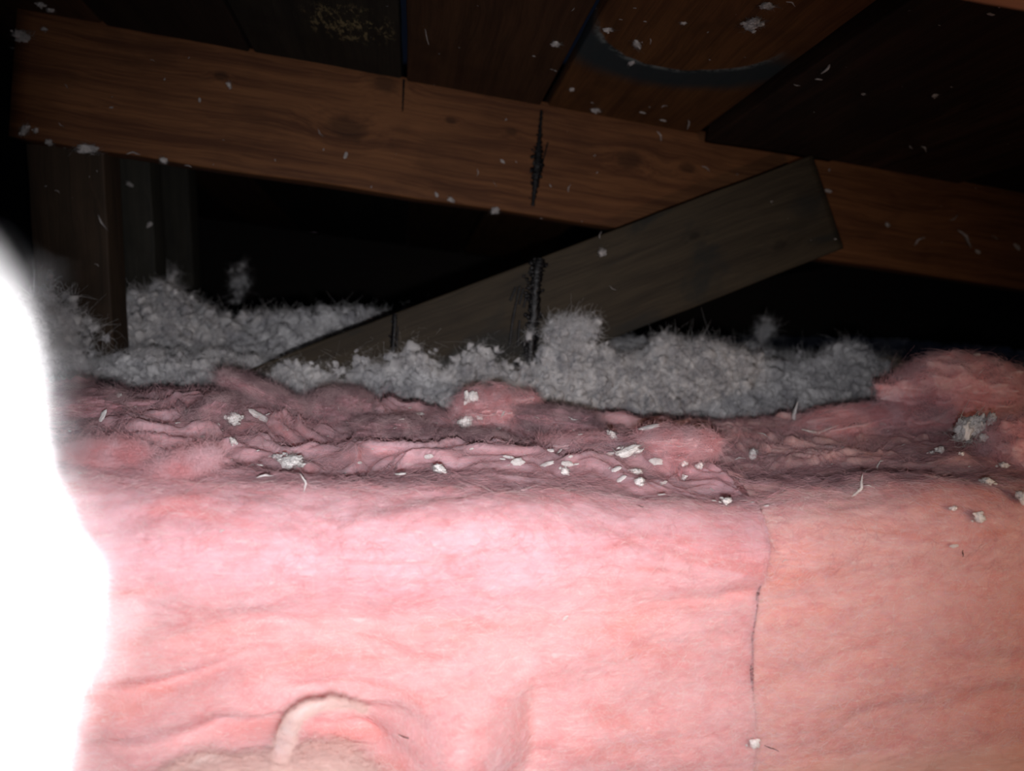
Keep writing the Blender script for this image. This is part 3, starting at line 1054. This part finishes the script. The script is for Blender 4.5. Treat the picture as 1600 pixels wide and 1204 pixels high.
# ---------------------------------------------------------------- curls / wisps (swept tapered ribbons)
cp = [P(438, 1185, 0.425, KS), P(448, 1150, 0.418, KS), P(462, 1120, 0.412, KS), P(492, 1103, 0.412, KS), P(530, 1100, 0.42, KS), P(572, 1108, 0.44, KS)]
V, F = strand_mesh('pale_wool_curl', cp, [0.0045, 0.0050, 0.0038, 0.0030, 0.0022, 0.0008], 60, 0.12, 0.6, 3, 14)
q_ = fbm(V[:, 0] * 160, V[:, 1] * 160, V[:, 2] * 160, 3)
V = V + np.stack([q_, q_ * 0.5, q_], -1) * 0.0009
curl = obj('pale_wool_curl', mesh_np('pale_wool_curl', recentre(V, cp[0]), F), M_CURL, loc=cp[0])
_co, _no = scatter_on(curl.data, 9000)
hair('loose_fibres', curl, _co, RNG.normal(0, 1, (9000, 3)), _no, RNG.uniform(0.001, 0.004, 9000), RNG.uniform(0.00003, 0.00008, 9000), 6, 1.0, 0.3, M_FIBC, (0, 0, 0))
tag(curl, 'pale hooked curl of wool over the lower face of the left batt', 'insulation')

# ---------------------------------------------------------------- blown wool
RIDGE = [(-60, 585), (30, 560), (80, 552), (170, 560), (300, 565), (380, 572), (430, 585), (460, 572), (540, 566), (600, 548), (680, 550), (740, 545), (790, 570), (830, 566), (852, 530),
         (890, 516), (925, 535), (960, 562), (1000, 556), (1050, 550), (1095, 528), (1130, 550), (1200, 575), (1260, 570), (1340, 558), (1380, 580), (1420, 605), (1700, 620)]
DRIFT = [(-100, 510), (60, 505), (100, 500), (170, 480), (225, 478), (250, 440), (275, 470), (300, 488), (350, 505), (430, 496), (500, 496), (560, 498), (640, 505), (720, 540), (900, 545), (985, 540), (1060, 560), (1190, 555), (1230, 570), (1500, 600)]
YR = 0.935
rg = [P(a, b, YR, 0.13) for a, b in RIDGE]
dr = [P(a, b, 1.16, 0.13) for a, b in DRIFT]


def wool_z(x, Y):
    yy = Y - 0.13 * x
    zr = np.interp(x, [p.x for p in rg], [p.z for p in rg])
    zd = np.interp(x, [p.x for p in dr], [p.z for p in dr])
    foot = 0.115 + 0.012 * fbm(x * 9, yy * 0, x * 0 + 5, 2)
    z = np.where(yy < YR, foot + (zr - foot) * np.clip((yy - 0.892) / (YR - 0.892), 0, 1) ** 0.6, 0)
    val = np.minimum(zr - 0.02, zd - 0.01)
    u = np.clip((yy - YR) / 0.11, 0, 1)
    u = u * u * (3 - 2 * u)
    z = np.where((yy >= YR), zr + (val - zr) * u, z)
    u2 = np.clip((yy - YR - 0.11) / (1.16 - YR - 0.11), 0, 1)
    u2 = u2 * u2 * (3 - 2 * u2)
    z = np.where(yy >= YR + 0.11, val + (zd - val) * u2, z)
    u3 = np.clip((yy - 1.16) / 0.35, 0, 1)
    z = np.where(yy >= 1.16, zd + (0.17 - zd) * u3, z)
    z = z + 0.013 * fbm(x * 26, Y * 26, x * 0, 3) + 0.003 * fbm(x * 75, Y * 75, x * 0, 2)
    return z


nxw, nyw = 420, 300
xw = np.linspace(-1.5, 1.3, nxw)
sw = np.linspace(0, 1, nyw)
yw = 0.882 + (2.95 - 0.882 - 0.2) * sw ** 2.2
XW, YW = np.meshgrid(xw, yw, indexing='ij')
YW = YW + 0.13 * XW
YW = np.minimum(YW, 2.97)
ZW = wool_z(XW.ravel(), YW.ravel()).reshape(XW.shape)
ZW[:, 0] = ZF + 0.001
SW = np.stack([XW, YW, ZW], -1).reshape(-1, 3)
i = np.arange(nxw - 1)[:, None]
j = np.arange(nyw - 1)[None, :]
FW = np.stack([i * nyw + j, (i + 1) * nyw + j, (i + 1) * nyw + j + 1, i * nyw + j + 1], -1).reshape(-1, 4)


def wool_points(n, x0, x1, s0, s1):
    x = RNG.uniform(x0, x1, n)
    yy = RNG.uniform(s0, s1, n)
    Y = yy + 0.13 * x
    return np.stack([x, Y, wool_z(x, Y)], -1)


parts_V, parts_F, off = [SW], [], len(SW)
F3 = []
C1 = wool_points(14500, -0.78, 0.66, 0.895, 1.04)
R1 = RNG.uniform(0.0020, 0.0058, len(C1)) * np.where(RNG.random(len(C1)) < 0.12, 1.5, 1)
C1[:, 2] += R1 * RNG.uniform(-0.3, 1.0, len(R1))
C1[:, 1] -= R1 * RNG.uniform(0, 0.5, len(R1))
C2 = wool_points(6500, -1.0, 0.75, 1.0, 1.30)
R2 = RNG.uniform(0.004, 0.010, len(C2))
C2[:, 2] += R2 * RNG.uniform(-0.2, 0.6, len(R2))
# loose standing puffs that break the skyline
C3 = wool_points(900, -0.78, 0.60, 0.91, 0.96)
C3[:, 2] += np.abs(RNG.normal(0, 0.006, len(C3)))
R3 = RNG.uniform(0.0014, 0.0042, len(C3))
# wool piled against the posts and caught on them
def heap(px, py, Y0, n, sx, sz, r0, r1):
    c = P(px, py, Y0)
    q = np.stack([RNG.normal(c.x, sx, n), RNG.normal(c.y, 0.012, n), c.z + RNG.normal(0, sz, n)], -1)
    return q, RNG.uniform(r0, r1, n)


H = [heap(252, 462, 1.22, 170, 0.012, 0.022, 0.001, 0.0045), heap(205, 500, 1.05, 420, 0.040, 0.014, 0.003, 0.008),
     heap(78, 515, 0.88, 260, 0.022, 0.016, 0.003, 0.007), heap(892, 520, 0.92, 150, 0.014, 0.006, 0.002, 0.005),
     heap(1195, 520, 1.35, 40, 0.005, 0.012, 0.001, 0.003), heap(372, 445, 1.5, 30, 0.008, 0.014, 0.001, 0.003)]
CB = np.concatenate([C2] + [h[0] for h in H[:3]])
RB_ = np.concatenate([R2] + [h[1] for h in H[:3]])
for (C, R, sub, amp) in ((C1, R1, 2, 0.5), (C3, R3, 2, 0.7), (np.concatenate([h[0] for h in H]), np.concatenate([h[1] for h in H]), 2, 0.6), (C2, R2, 2, 0.5)):
    V, F = blobs(C, R, sub, amp, 2.4)
    parts_V.append(V)
    F3.append(F + off)
    off += len(V)
wc = (0.0, 1.2, 0.0)
me = mesh_np('blown_wool', recentre(np.concatenate(parts_V), wc), [FW, np.concatenate(F3)])
wool = obj('blown_wool', me, M_WOOL, loc=wc)
tag(wool, 'grey-white clumpy blown wool heaped between the pink batts and the brace', 'insulation', kind='stuff')
def wool_hair(C, R, n, L, rad, curl):
    i = RNG.integers(0, len(C), n)
    N = RNG.normal(0, 1, (n, 3)) + np.array([0, -0.7, 0.8])
    N /= np.linalg.norm(N, axis=1)[:, None]
    D = RNG.normal(0, 1, (n, 3)) + N * 0.3
    hair('wisps', wool, C[i] + N * R[i][:, None] * 0.85, D, N, RNG.uniform(L[0], L[1], n), RNG.uniform(rad[0], rad[1], n), 7, curl, 0.7, M_WOOLF, wc)


wool_hair(C1, R1, 260000, (0.0015, 0.0058), (0.00005, 0.00013), 2.2)
wool_hair(C3, R3, 30000, (0.002, 0.007), (0.00005, 0.00013), 2.4)
wool_hair(C2, R2, 110000, (0.003, 0.010), (0.00008, 0.0002), 1.5)
CH, RH = np.concatenate([h[0] for h in H]), np.concatenate([h[1] for h in H])
wool_hair(CH, RH, 26000, (0.003, 0.012), (0.00008, 0.0002), 1.5)

# ---------------------------------------------------------------- near white mass at the left, burnt out by the flash
OUT = [(-40, 335), (0, 392), (22, 440), (38, 480), (47, 540), (52, 600), (56, 660), (66, 730), (82, 800), (108, 870), (138, 925), (148, 960), (146, 1010), (132, 1090), (112, 1160), (100, 1204), (92, 1300), (80, 1700), (60, 2600), (50, 5000)]
YN = 0.072
o3 = [P(a, b, YN) for a, b in OUT]
zz = np.array([p.z for p in o3])[::-1]
xx = np.array([p.x for p in o3])[::-1]
zs = np.linspace(ZF + 0.001, o3[0].z, 200)
edge = np.interp(zs, zz, xx)
ring = 64
Vn = []
for q, z in enumerate(zs):
    tt = (z - ZF) / (o3[0].z - ZF)
    r = 0.022 * math.sqrt(max(0.0, 1 - max(0, (tt - 0.93) / 0.07) ** 2)) + 0.0005
    m = (edge[q]) / YN            # slope of the outline as seen; the ellipse is tangent to it
    Yc = YN + 0.004
    cx = m * Yc - math.sqrt(r * r + (m * 0.8 * r) ** 2)
    for k in range(ring):
        a = 2 * math.pi * k / ring
        Vn.append((cx + r * math.cos(a), YN + 0.004 + 0.8 * r * math.sin(a), z))
Vn = np.array(Vn)
nz = fbm(Vn[:, 0] * 120, Vn[:, 1] * 120, Vn[:, 2] * 120, 3) * 0.0006
Vn[:, 0] += nz
Vn[:, 1] += nz
n = len(zs)
i = np.arange(n - 1)[:, None]
k = np.arange(ring)[None, :]
k2 = (k + 1) % ring
Fn = np.stack([i * ring + k, i * ring + k2, (i + 1) * ring + k2, (i + 1) * ring + k], -1).reshape(-1, 4)
caps = [np.array([list(range(ring))[::-1]]), np.array([[(n - 1) * ring + q for q in range(ring)]])]
cn = (float(edge[0]) - 0.026, YN + 0.02, 0.0)
near = obj('white_wool_mass', mesh_np('white_wool_mass', recentre(Vn, cn), [Fn] + caps), M_WHITE, loc=cn)
tag(near, 'glaring white blurred mass standing close to the lens along the left edge', 'insulation')

nn_ = 9000
_co, _no = scatter_on(near.data, nn_)
_k = (_co[:, 2] > 0.12) & (_co[:, 2] < o3[0].z - 0.006)
_co, _no = _co[_k], _no[_k]
nn_ = len(_co)
hair('loose_fibres', near, _co, RNG.normal(0, 1, (nn_, 3)) + _no * 0.8, _no, RNG.uniform(0.001, 0.0045, nn_), RNG.uniform(0.00001, 0.00003, nn_), 6, 1.0, 0.5, M_WOOLF, (0, 0, 0))

# ---------------------------------------------------------------- flecks
PINKT = [o for o in TARGETS if o.name.startswith(('fibreglass', 'pink_wool', 'cream'))]
WOODT = [o for o in TARGETS if o not in PINKT]

PROTO = {}


def puff_proto(i):
    V, F = blobs(RNG.normal(0, 0.22, (3, 3)), np.array([0.75, 0.6, 0.55]), 4, 0.42, 2.3)
    V2, F2 = blobs(RNG.normal(0, 0.5, (9, 3)), RNG.uniform(0.15, 0.42, 9), 3, 0.55, 2.4)
    nf = 90
    N = RNG.normal(0, 1, (nf, 3))
    N /= np.linalg.norm(N, axis=1)[:, None]
    V3, F4 = fibres(N * 0.8, RNG.normal(0, 1, (nf, 3)) + N, N, RNG.uniform(0.4, 1.0, nf), RNG.uniform(0.02, 0.045, nf), 5, 1.0, 0.4)
    return mesh_np('wool_fleck_puff', np.concatenate([V, V2, V3]), [np.concatenate([F, F2 + len(V)]), F4 + len(V) + len(V2)])


def flake_proto(i):
    V, F = blobs(np.zeros((1, 3)), np.ones(1), 4, 0.30, 1.9, np.array([[1.0, 1.0, 1.0]]))
    V = V * np.array([1.0, 0.62, 0.34])
    V[:, 2] += 0.12 * np.sin(V[:, 0] * 2.2)
    return mesh_np('wool_fleck_flake', V, F)


def wisp_proto(i):
    pts = [(-1, 0, 0.05), (-0.5, 0.15 * (-1) ** i, 0.1), (0, 0.25 * (-1) ** i, 0.05), (0.45, 0.0, 0.15), (1.0, -0.3 * (-1) ** i, 0.35)]
    V, F = strand_mesh('w', pts, [0.05, 0.16, 0.20, 0.13, 0.03], 30, 0.5, 0.6, i)
    nf = 14
    idx = RNG.integers(0, len(V), nf)
    N = RNG.normal(0, 1, (nf, 3))
    N /= np.linalg.norm(N, axis=1)[:, None]
    V3, F4 = fibres(V[idx], N + np.array([0.5, 0, 0]), N, RNG.uniform(0.2, 0.6, nf), RNG.uniform(0.015, 0.03, nf), 5, 0.9, 0.3)
    return mesh_np('wool_fleck_wisp', np.concatenate([V, V3]), F + [F4 + len(V)])


for key, fn in (('p', puff_proto), ('f', flake_proto), ('w', wisp_proto)):
    for mname, mm in (('w', M_FLECK), ('d', M_FLECKD)):
        PROTO[key, mname] = []
        for i in range(5):
            me = fn(i)
            me.materials.append(mm)
            PROTO[key, mname].append(me)
NAMES = {'p': 'wool_puff', 'f': 'wool_flake', 'w': 'wool_wisp'}


def fleck(px, py, shape, size, targets, ang=0.0, label=None, group=None, mat='w', asp=1.0):
    """size: half length in pixels; ang: degrees in the picture, 0 = lying along the horizontal"""
    h = cast(px, py, targets)
    if h is None:
        print('NO HIT', px, py)
        return
    p, n, dist, host = h
    s = size * (0.8 if targets is WOODT else 0.9) / FPX * dist
    me = random.choice(PROTO[shape, mat])
    o = bpy.data.objects.new(NAMES[shape], me)
    COL.objects.link(o)
    # face the surface, long axis turned by ang
    v = Vector((math.cos(math.radians(ang)), 0, math.sin(math.radians(ang))))
    z = n.copy()
    if shape == 'w':
        z = (n + Vector((0, -0.8, 0))).normalized()
    x = (v - z * v.dot(z))
    x = x.normalized() if x.length > 1e-3 else z.orthogonal().normalized()
    y = z.cross(x)
    hgt = {'p': 0.45, 'f': 0.30, 'w': 0.10}[shape] * s * (asp if shape != 'w' else 1)
    rot = Matrix(((x.x, y.x, z.x), (x.y, y.y, z.y), (x.z, y.z, z.z))).to_4x4()
    o.matrix_basis = Matrix.Translation(p + n * (hgt + (0.0030 if targets is PINKT else 0.0))) @ rot @ Matrix.Diagonal((s, s * asp, s * (asp * 0.75 if shape != 'w' else 1), 1))
    tag(o, label, 'fleck', group)
    return o


GP = 'white flecks on the dusty top of the pink batts'
GPL = 'small white fleck of wool lying on the dusty pink top left of centre'
GPM = 'small white fleck of wool lying on the dusty pink top near the middle'
GPR = 'small white fleck of wool lying on the dusty pink top at the right'
BIG = [
    (364, 648, 'p', 10, 40, 1, 'rounded white puff beside the upright dusky pink fold'),
    (400, 653, 'f', 18, 0, .55, 'wide flat white flake right of the rounded puff at upper left'),
    (459, 724, 'p', 23, -5, .55, 'ragged wide white flake on the pink front edge, left of centre'),
    (474, 762, 'w', 16, 95, .9, 'upright white wisp hanging below the ragged wide flake'),
    (187, 624, 'f', 7, 90, .9, 'upright oval white flake at the far left by the back edge'),
    (167, 652, 'f', 10, 85, .7, 'taller white flake below the upright oval one at far left'),
    (252, 720, 'w', 26, 22, .8, 'long thin white strip along the torn fold at upper left'),
    (415, 753, 'w', 14, 15, .8, 'short forked white wisp left of the upright wisp'),
    (738, 624, 'p', 11, 90, 1, 'knobbly white puff on the left side of the middle pink mound'),
    (726, 652, 'p', 14, 10, .8, 'grey-white double puff just below the knobbly puff'),
    (785, 642, 'f', 9, 80, .28, 'pale splinter standing on the face of the middle pink mound'),
    (685, 742, 'p', 12, -35, .8, 'plump white puff alone on the pink front edge near the middle'),
    (627, 748, 'f', 9, 20, .7, 'white flake left of the plump puff near the middle'),
    (672, 712, 'f', 8, 10, .8, 'oval white flake above the plump puff near the middle'),
    (807, 724, 'f', 11, 8, 1.0, 'round white flake at the centre of the dusty strip'),
    (793, 715, 'f', 10, -5, .4, 'thin white flake just above the round one at the centre'),
    (859, 729, 'f', 12, -3, .6, 'left one of the pair of flat ovals right of centre'),
    (883, 727, 'f', 11, 5, .7, 'right one of the pair of flat ovals right of centre'),
    (981, 711, 'p', 25, 24, .4, 'long slanting white flake right of centre'),
    (1016, 674, 'f', 17, 15, .55, 'large white flake at the back edge of the bright pink pad'),
    (1023, 725, 'f', 11, 0, .95, 'plump white flake right of the long slanting one'),
    (994, 741, 'p', 12, 0, .45, 'thin ragged flake below the plump flake'),
    (1242, 652, 'w', 24, 105, .9, 'tall curved white wisp standing on the fuzzy pink ridge'),
    (1275, 670, 'w', 28, 0, .8, 'frayed white wisp lying right of the tall curved wisp'),
    (1532, 674, 'p', 25, 50, .9, 'big cream-white puff below the large right pink tuft'),
    (1496, 676, 'p', 13, 0, .7, 'smaller white puff left of the big cream-white puff'),
    (1340, 770, 'w', 22, 60, .8, 'curved white wisp at the front edge of the salmon batt'),
    (1592, 785, 'p', 12, 80, .8, 'pale puff at the very right end of the salmon batt front edge'),
    (881, 957, 'f', 9, 80, .7, 'lone grey flake on the bright face of the left batt'),
    (1171, 1157, 'p', 8, 0, .8, 'small white puff on the seam near the bottom edge'),
    (997, 761, 'p', 9, 90, .9, 'round puff on the front edge below the thin ragged flake'),
    (1132, 791, 'p', 8, 0, .8, 'white puff at the front edge close to the seam'),
]
for (x, y, s, sz, a, asp, lab) in BIG:
    fleck(x, y, s, sz, PINKT, a, lab, GP, 'w', asp)
SMALL = [(210, 636, 'f', 5), (288, 648, 'p', 6), (277, 664, 'f', 4), (296, 657, 'f', 6), (341, 665, 'f', 5), (422, 636, 'f', 4), (422, 651, 'f', 4),
         (314, 684, 'f', 5), (322, 703, 'f', 5), (363, 689, 'p', 6), (396, 731, 'f', 6), (404, 734, 'f', 5), (224, 688, 'f', 3), (174, 603, 'p', 5), (531, 633, 'w', 7), (125, 745, 'f', 3),
         (749, 657, 'p', 6), (776, 667, 'p', 6), (657, 651, 'f', 7), (628, 661, 'f', 5), (618, 674, 'f', 4), (547, 665, 'w', 8), (684, 630, 'w', 5), (682, 666, 'f', 3),
         (557, 724, 'f', 5), (737, 701, 'f', 4), (786, 721, 'f', 5), (900, 731, 'f', 6), (881, 738, 'p', 8), (878, 708, 'f', 6), (889, 714, 'f', 4), (862, 707, 'f', 6),
         (825, 675, 'w', 5), (952, 685, 'p', 10), (965, 738, 'f', 9), (975, 752, 'f', 9), (1035, 757, 'f', 7), (894, 660, 'w', 9), (923, 669, 'w', 6), (839, 658, 'w', 7), (907, 684, 'f', 4),
         (1197, 680, 'w', 10), (1139, 658, 'w', 5), (1524, 650, 'f', 9), (1524, 558, 'f', 5), (1534, 586, 'w', 10), (1095, 733, 'p', 8), (1073, 728, 'p', 7), (1073, 751, 'p', 6),
         (1154, 721, 'w', 9), (1185, 712, 'p', 10), (1377, 667, 'p', 5), (1468, 709, 'p', 7), (1568, 735, 'p', 7), (1542, 760, 'p', 9), (1370, 734, 'w', 12), (1110, 769, 'w', 6), (1379, 726, 'f', 3),
         (1034, 780, 'f', 7), (1034, 757, 'f', 5), (1111, 770, 'w', 5), (1114, 789, 'f', 4), (1198, 796, 'f', 4), (1175, 791, 'f', 3), (1356, 765, 'w', 8), (1487, 799, 'p', 7),
         (1520, 811, 'p', 8), (1485, 852, 'f', 7), (1225, 877, 'w', 6), (349, 832, 'f', 4), (1413, 700, 'f', 3), (1315, 700, 'f', 3), (640, 640, 'f', 3), (583, 655, 'f', 3), (1455, 712, 'p', 4), (1500, 715, 'p', 4)]
for k in range(46):
    x = random.uniform(110, 1580)
    SMALL.append((x, random.uniform(668, 745), random.choice('fffw'), random.uniform(1.3, 2.6)))
for (x, y, s, sz) in SMALL:
    if y > 820:
        lab = {1485: 'small flake stuck on the face of the salmon batt below its front edge', 1225: 'small wisp caught on the seam between the two batts', 349: 'small pale flake on the bright upper face of the left batt'}[x]
    else:
        lab = GPL if x < 560 else (GPM if x < 1060 else GPR)
    if y > 820:
        grp = GP
    else:
        grp = {GPL: 'small flecks at the left of the batt top', GPM: 'small flecks at the middle of the batt top', GPR: 'small flecks at the right of the batt top'}[lab]
    fleck(x, y, s, sz, PINKT, random.uniform(-30, 40) if s != 'w' else random.uniform(-60, 100), lab, grp, 'w', random.uniform(0.5, 0.95))

GW = 'wool scraps caught on the timber'
WBIG = [
    (36, 57, 'p', 13, 0, .6, 'wool scrap at the top left end of the beam'),
    (22, 76, 'w', 11, -60, .8, 'thin scrap hanging left of the beam end'),
    (135, 231, 'p', 19, -8, .4, 'ragged wool scrap where the brown post meets the beam'),
    (209, 240, 'w', 12, 5, .8, 'flat wool scrap under the beam above the dark post'),
    (40, 203, 'p', 10, 60, .6, 'wool scrap at the lower left corner of the beam'),
    (501, 208, 'w', 9, -65, .7, 'hooked white hair of wool beside the largest beam knot'),
    (162, 348, 'w', 15, -62, .5, 'long slanting thread of wool on the right edge of the brown post'),
    (869, 66, 'p', 9, 0, .7, 'white scrap on the plain brown roof board near the black gap'),
    (996, 68, 'p', 15, 85, .45, 'tallest wool scrap hanging on the curved water stain'),
    (986, 97, 'p', 8, 80, .6, 'lower tip of wool under the tallest scrap on the water stain'),
    (951, 44, 'p', 9, 60, .6, 'wool scrap at the left end of the water stain'),
    (1016, 62, 'w', 8, 90, .7, 'narrow scrap right of the tallest one on the water stain'),
    (932, 170, 'p', 9, -30, .6, 'wool scrap on the upper edge of the beam right of the black streak'),
    (1030, 213, 'w', 10, -60, 1, 'forked wool scrap on the beam between two knots'),
    (785, 252, 'f', 5, -40, .8, 'small bright flake on the beam left of the black streak'),
    (773, 327, 'p', 9, 10, .8, 'curled wool scrap on the lower edge of the beam left of the black streak'),
    (889, 294, 'w', 8, 80, .8, 'upright wisp on the beam right of the black streak'),
    (940, 394, 'p', 8, 90, .8, 'wool scrap on the upper part of the brace'),
    (938, 368, 'w', 8, 85, .8, 'thin scrap on the top edge of the brace'),
    (1178, 30, 'p', 17, 80, .8, 'largest wool scrap on the roof, near the top edge'),
    (1200, 6, 'p', 14, 20, .5, 'ragged wool scrap above the largest one at the top edge'),
    (1236, 4, 'w', 9, -20, .9, 'thin scrap at the top edge right of the ragged one'),
    (1292, 103, 'w', 14, 70, .9, 'curved wool scrap on the thick dark roof timber'),
    (1279, 123, 'f', 6, 70, .6, 'small flake below the curved scrap on the thick dark timber'),
    (1075, 190, 'w', 14, 90, .6, 'thin upright thread where the stained board meets the beam'),
    (1102, 263, 'w', 9, -25, .7, 'small slanting wisp on the beam left of the brace top'),
    (1293, 298, 'f', 7, -10, .6, 'small scrap on the beam just right of the brace end'),
    (1505, 372, 'w', 18, -45, .8, 'long bent wisp on the lower right of the beam'),
    (1435, 376, 'w', 11, 45, .8, 'slanting wisp left of the long bent one on the beam'),
    (1588, 385, 'f', 7, -40, .7, 'flake on the beam at the right edge of the picture'),
    (1443, 230, 'w', 9, -40, .9, 'hooked scrap on the dark russet board'),
    (592, 495, 'w', 12, -20, 1, 'wool wisp on the top edge of the brace foot'),
    (957, 450, 'w', 8, -40, .6, 'thin hair of wool on the face of the brace'),
    (667, 50, 'w', 21, 90, .22, 'straight pale thread on the plain brown roof board'),
]
for (x, y, s, sz, a, asp, lab) in WBIG:
    fleck(x, y, s, sz, WOODT, a, lab, GW, 'd', asp)
WSM = [(78, 14, 'p', 7), (64, 4, 'p', 7), (69, 46, 'p', 5), (239, 95, 'w', 5), (312, 156, 'f', 4), (104, 135, 'w', 5), (174, 168, 'f', 3), (358, 133, 'p', 5), (234, 351, 'f', 6), (203, 288, 'p', 5),
       (90, 299, 'w', 5), (96, 195, 'w', 5), (79, 431, 'p', 6), (152, 414, 'w', 5), (834, 87, 'f', 3), (1004, 175, 'f', 6), (746, 270, 'w', 7), (773, 288, 'w', 6), (704, 312, 'p', 6), (682, 304, 'f', 5),
       (540, 243, 'f', 6), (1036, 187, 'f', 6), (1038, 165, 'w', 6), (893, 138, 'p', 5), (862, 108, 'f', 3), (868, 110, 'f', 3), (896, 13, 'w', 6), (1245, 132, 'w', 6), (1350, 146, 'p', 4), (1462, 147, 'p', 5),
       (1423, 228, 'w', 6), (1527, 393, 'f', 5), (1553, 371, 'w', 7), (1489, 341, 'w', 8), (1386, 351, 'p', 5), (1548, 21, 'f', 6), (1067, 35, 'p', 5), (1106, 50, 'f', 3), (255, 249, 'p', 7), (294, 258, 'w', 7),
       (78, 221, 'p', 6), (56, 205, 'p', 5), (840, 283, 'f', 3), (860, 290, 'f', 3), (925, 160, 'f', 3), (970, 30, 'f', 3), (992, 12, 'f', 3), (1008, 33, 'f', 3), (430, 250, 'f', 2), (580, 292, 'f', 2)]
for k in range(60):
    WSM.append((random.uniform(60, 1580), random.uniform(5, 400), random.choice('ffw'), random.uniform(1.0, 2.4)))
for (x, y, s, sz) in WSM:
    h = cast(x, y, WOODT)
    if h is None or h[2] > 1.9:
        continue
    host = h[3]
    lab = {'ceiling_beam': 'tiny wool scrap clinging to the face of the reddish beam', 'diagonal_brace': 'tiny wool scrap clinging to the diagonal brace',
           'wooden_post': 'tiny wool scrap clinging to an upright post'}.get(host.name.split('.')[0], 'tiny wool scrap clinging to the underside of the roof boards')
    grp = {'ceiling_beam': 'tiny scraps on the beam', 'diagonal_brace': 'tiny scraps on the brace', 'wooden_post': 'tiny scraps on the posts'}.get(host.name.split('.')[0], 'tiny scraps on the roof boards')
    fleck(x, y, s, sz, WOODT, random.uniform(-90, 90), lab, grp, 'd', random.uniform(0.5, 0.95))

# ---------------------------------------------------------------- dark splinters on the batt faces
M_SPL = plain_fibre('dark_splinter', (0.05, 0.02, 0.012))
for (x, y, L, a, lab) in ((1204, 1166, 11, -22, 'dark splinter of wood on the salmon batt near the bottom edge'),
                          (637, 1151, 12, -22, 'dark splinter of wood on the bulging lower face of the left batt'),
                          (1000, 793, 5, -15, 'tiny dark speck on the front edge of the left batt, right of centre'),
                          (1502, 863, 5, 95, 'short dark hair on the face of the salmon batt at right')):
    h = cast(x, y, PINKT)
    if h is None:
        continue
    p, n, dist, host = h
    s = L / FPX * dist
    v = Vector((math.cos(math.radians(a)), 0, math.sin(math.radians(a)))) * s
    pts = [p - v + n * 0.0012, p - v * 0.3 + n * 0.0016, p + v * 0.4 + n * 0.0011, p + v + n * 0.0018]
    V, F = strand_mesh('wood_splinter', [q - p for q in pts], [0.0001, 0.00035, 0.0003, 0.0001], 14, 0.2, 0.8, 1, 6)
    o = obj('wood_splinter', mesh_np('wood_splinter', V, F), M_SPL, loc=p)
    tag(o, lab, 'splinter', 'dark splinters on the batts')
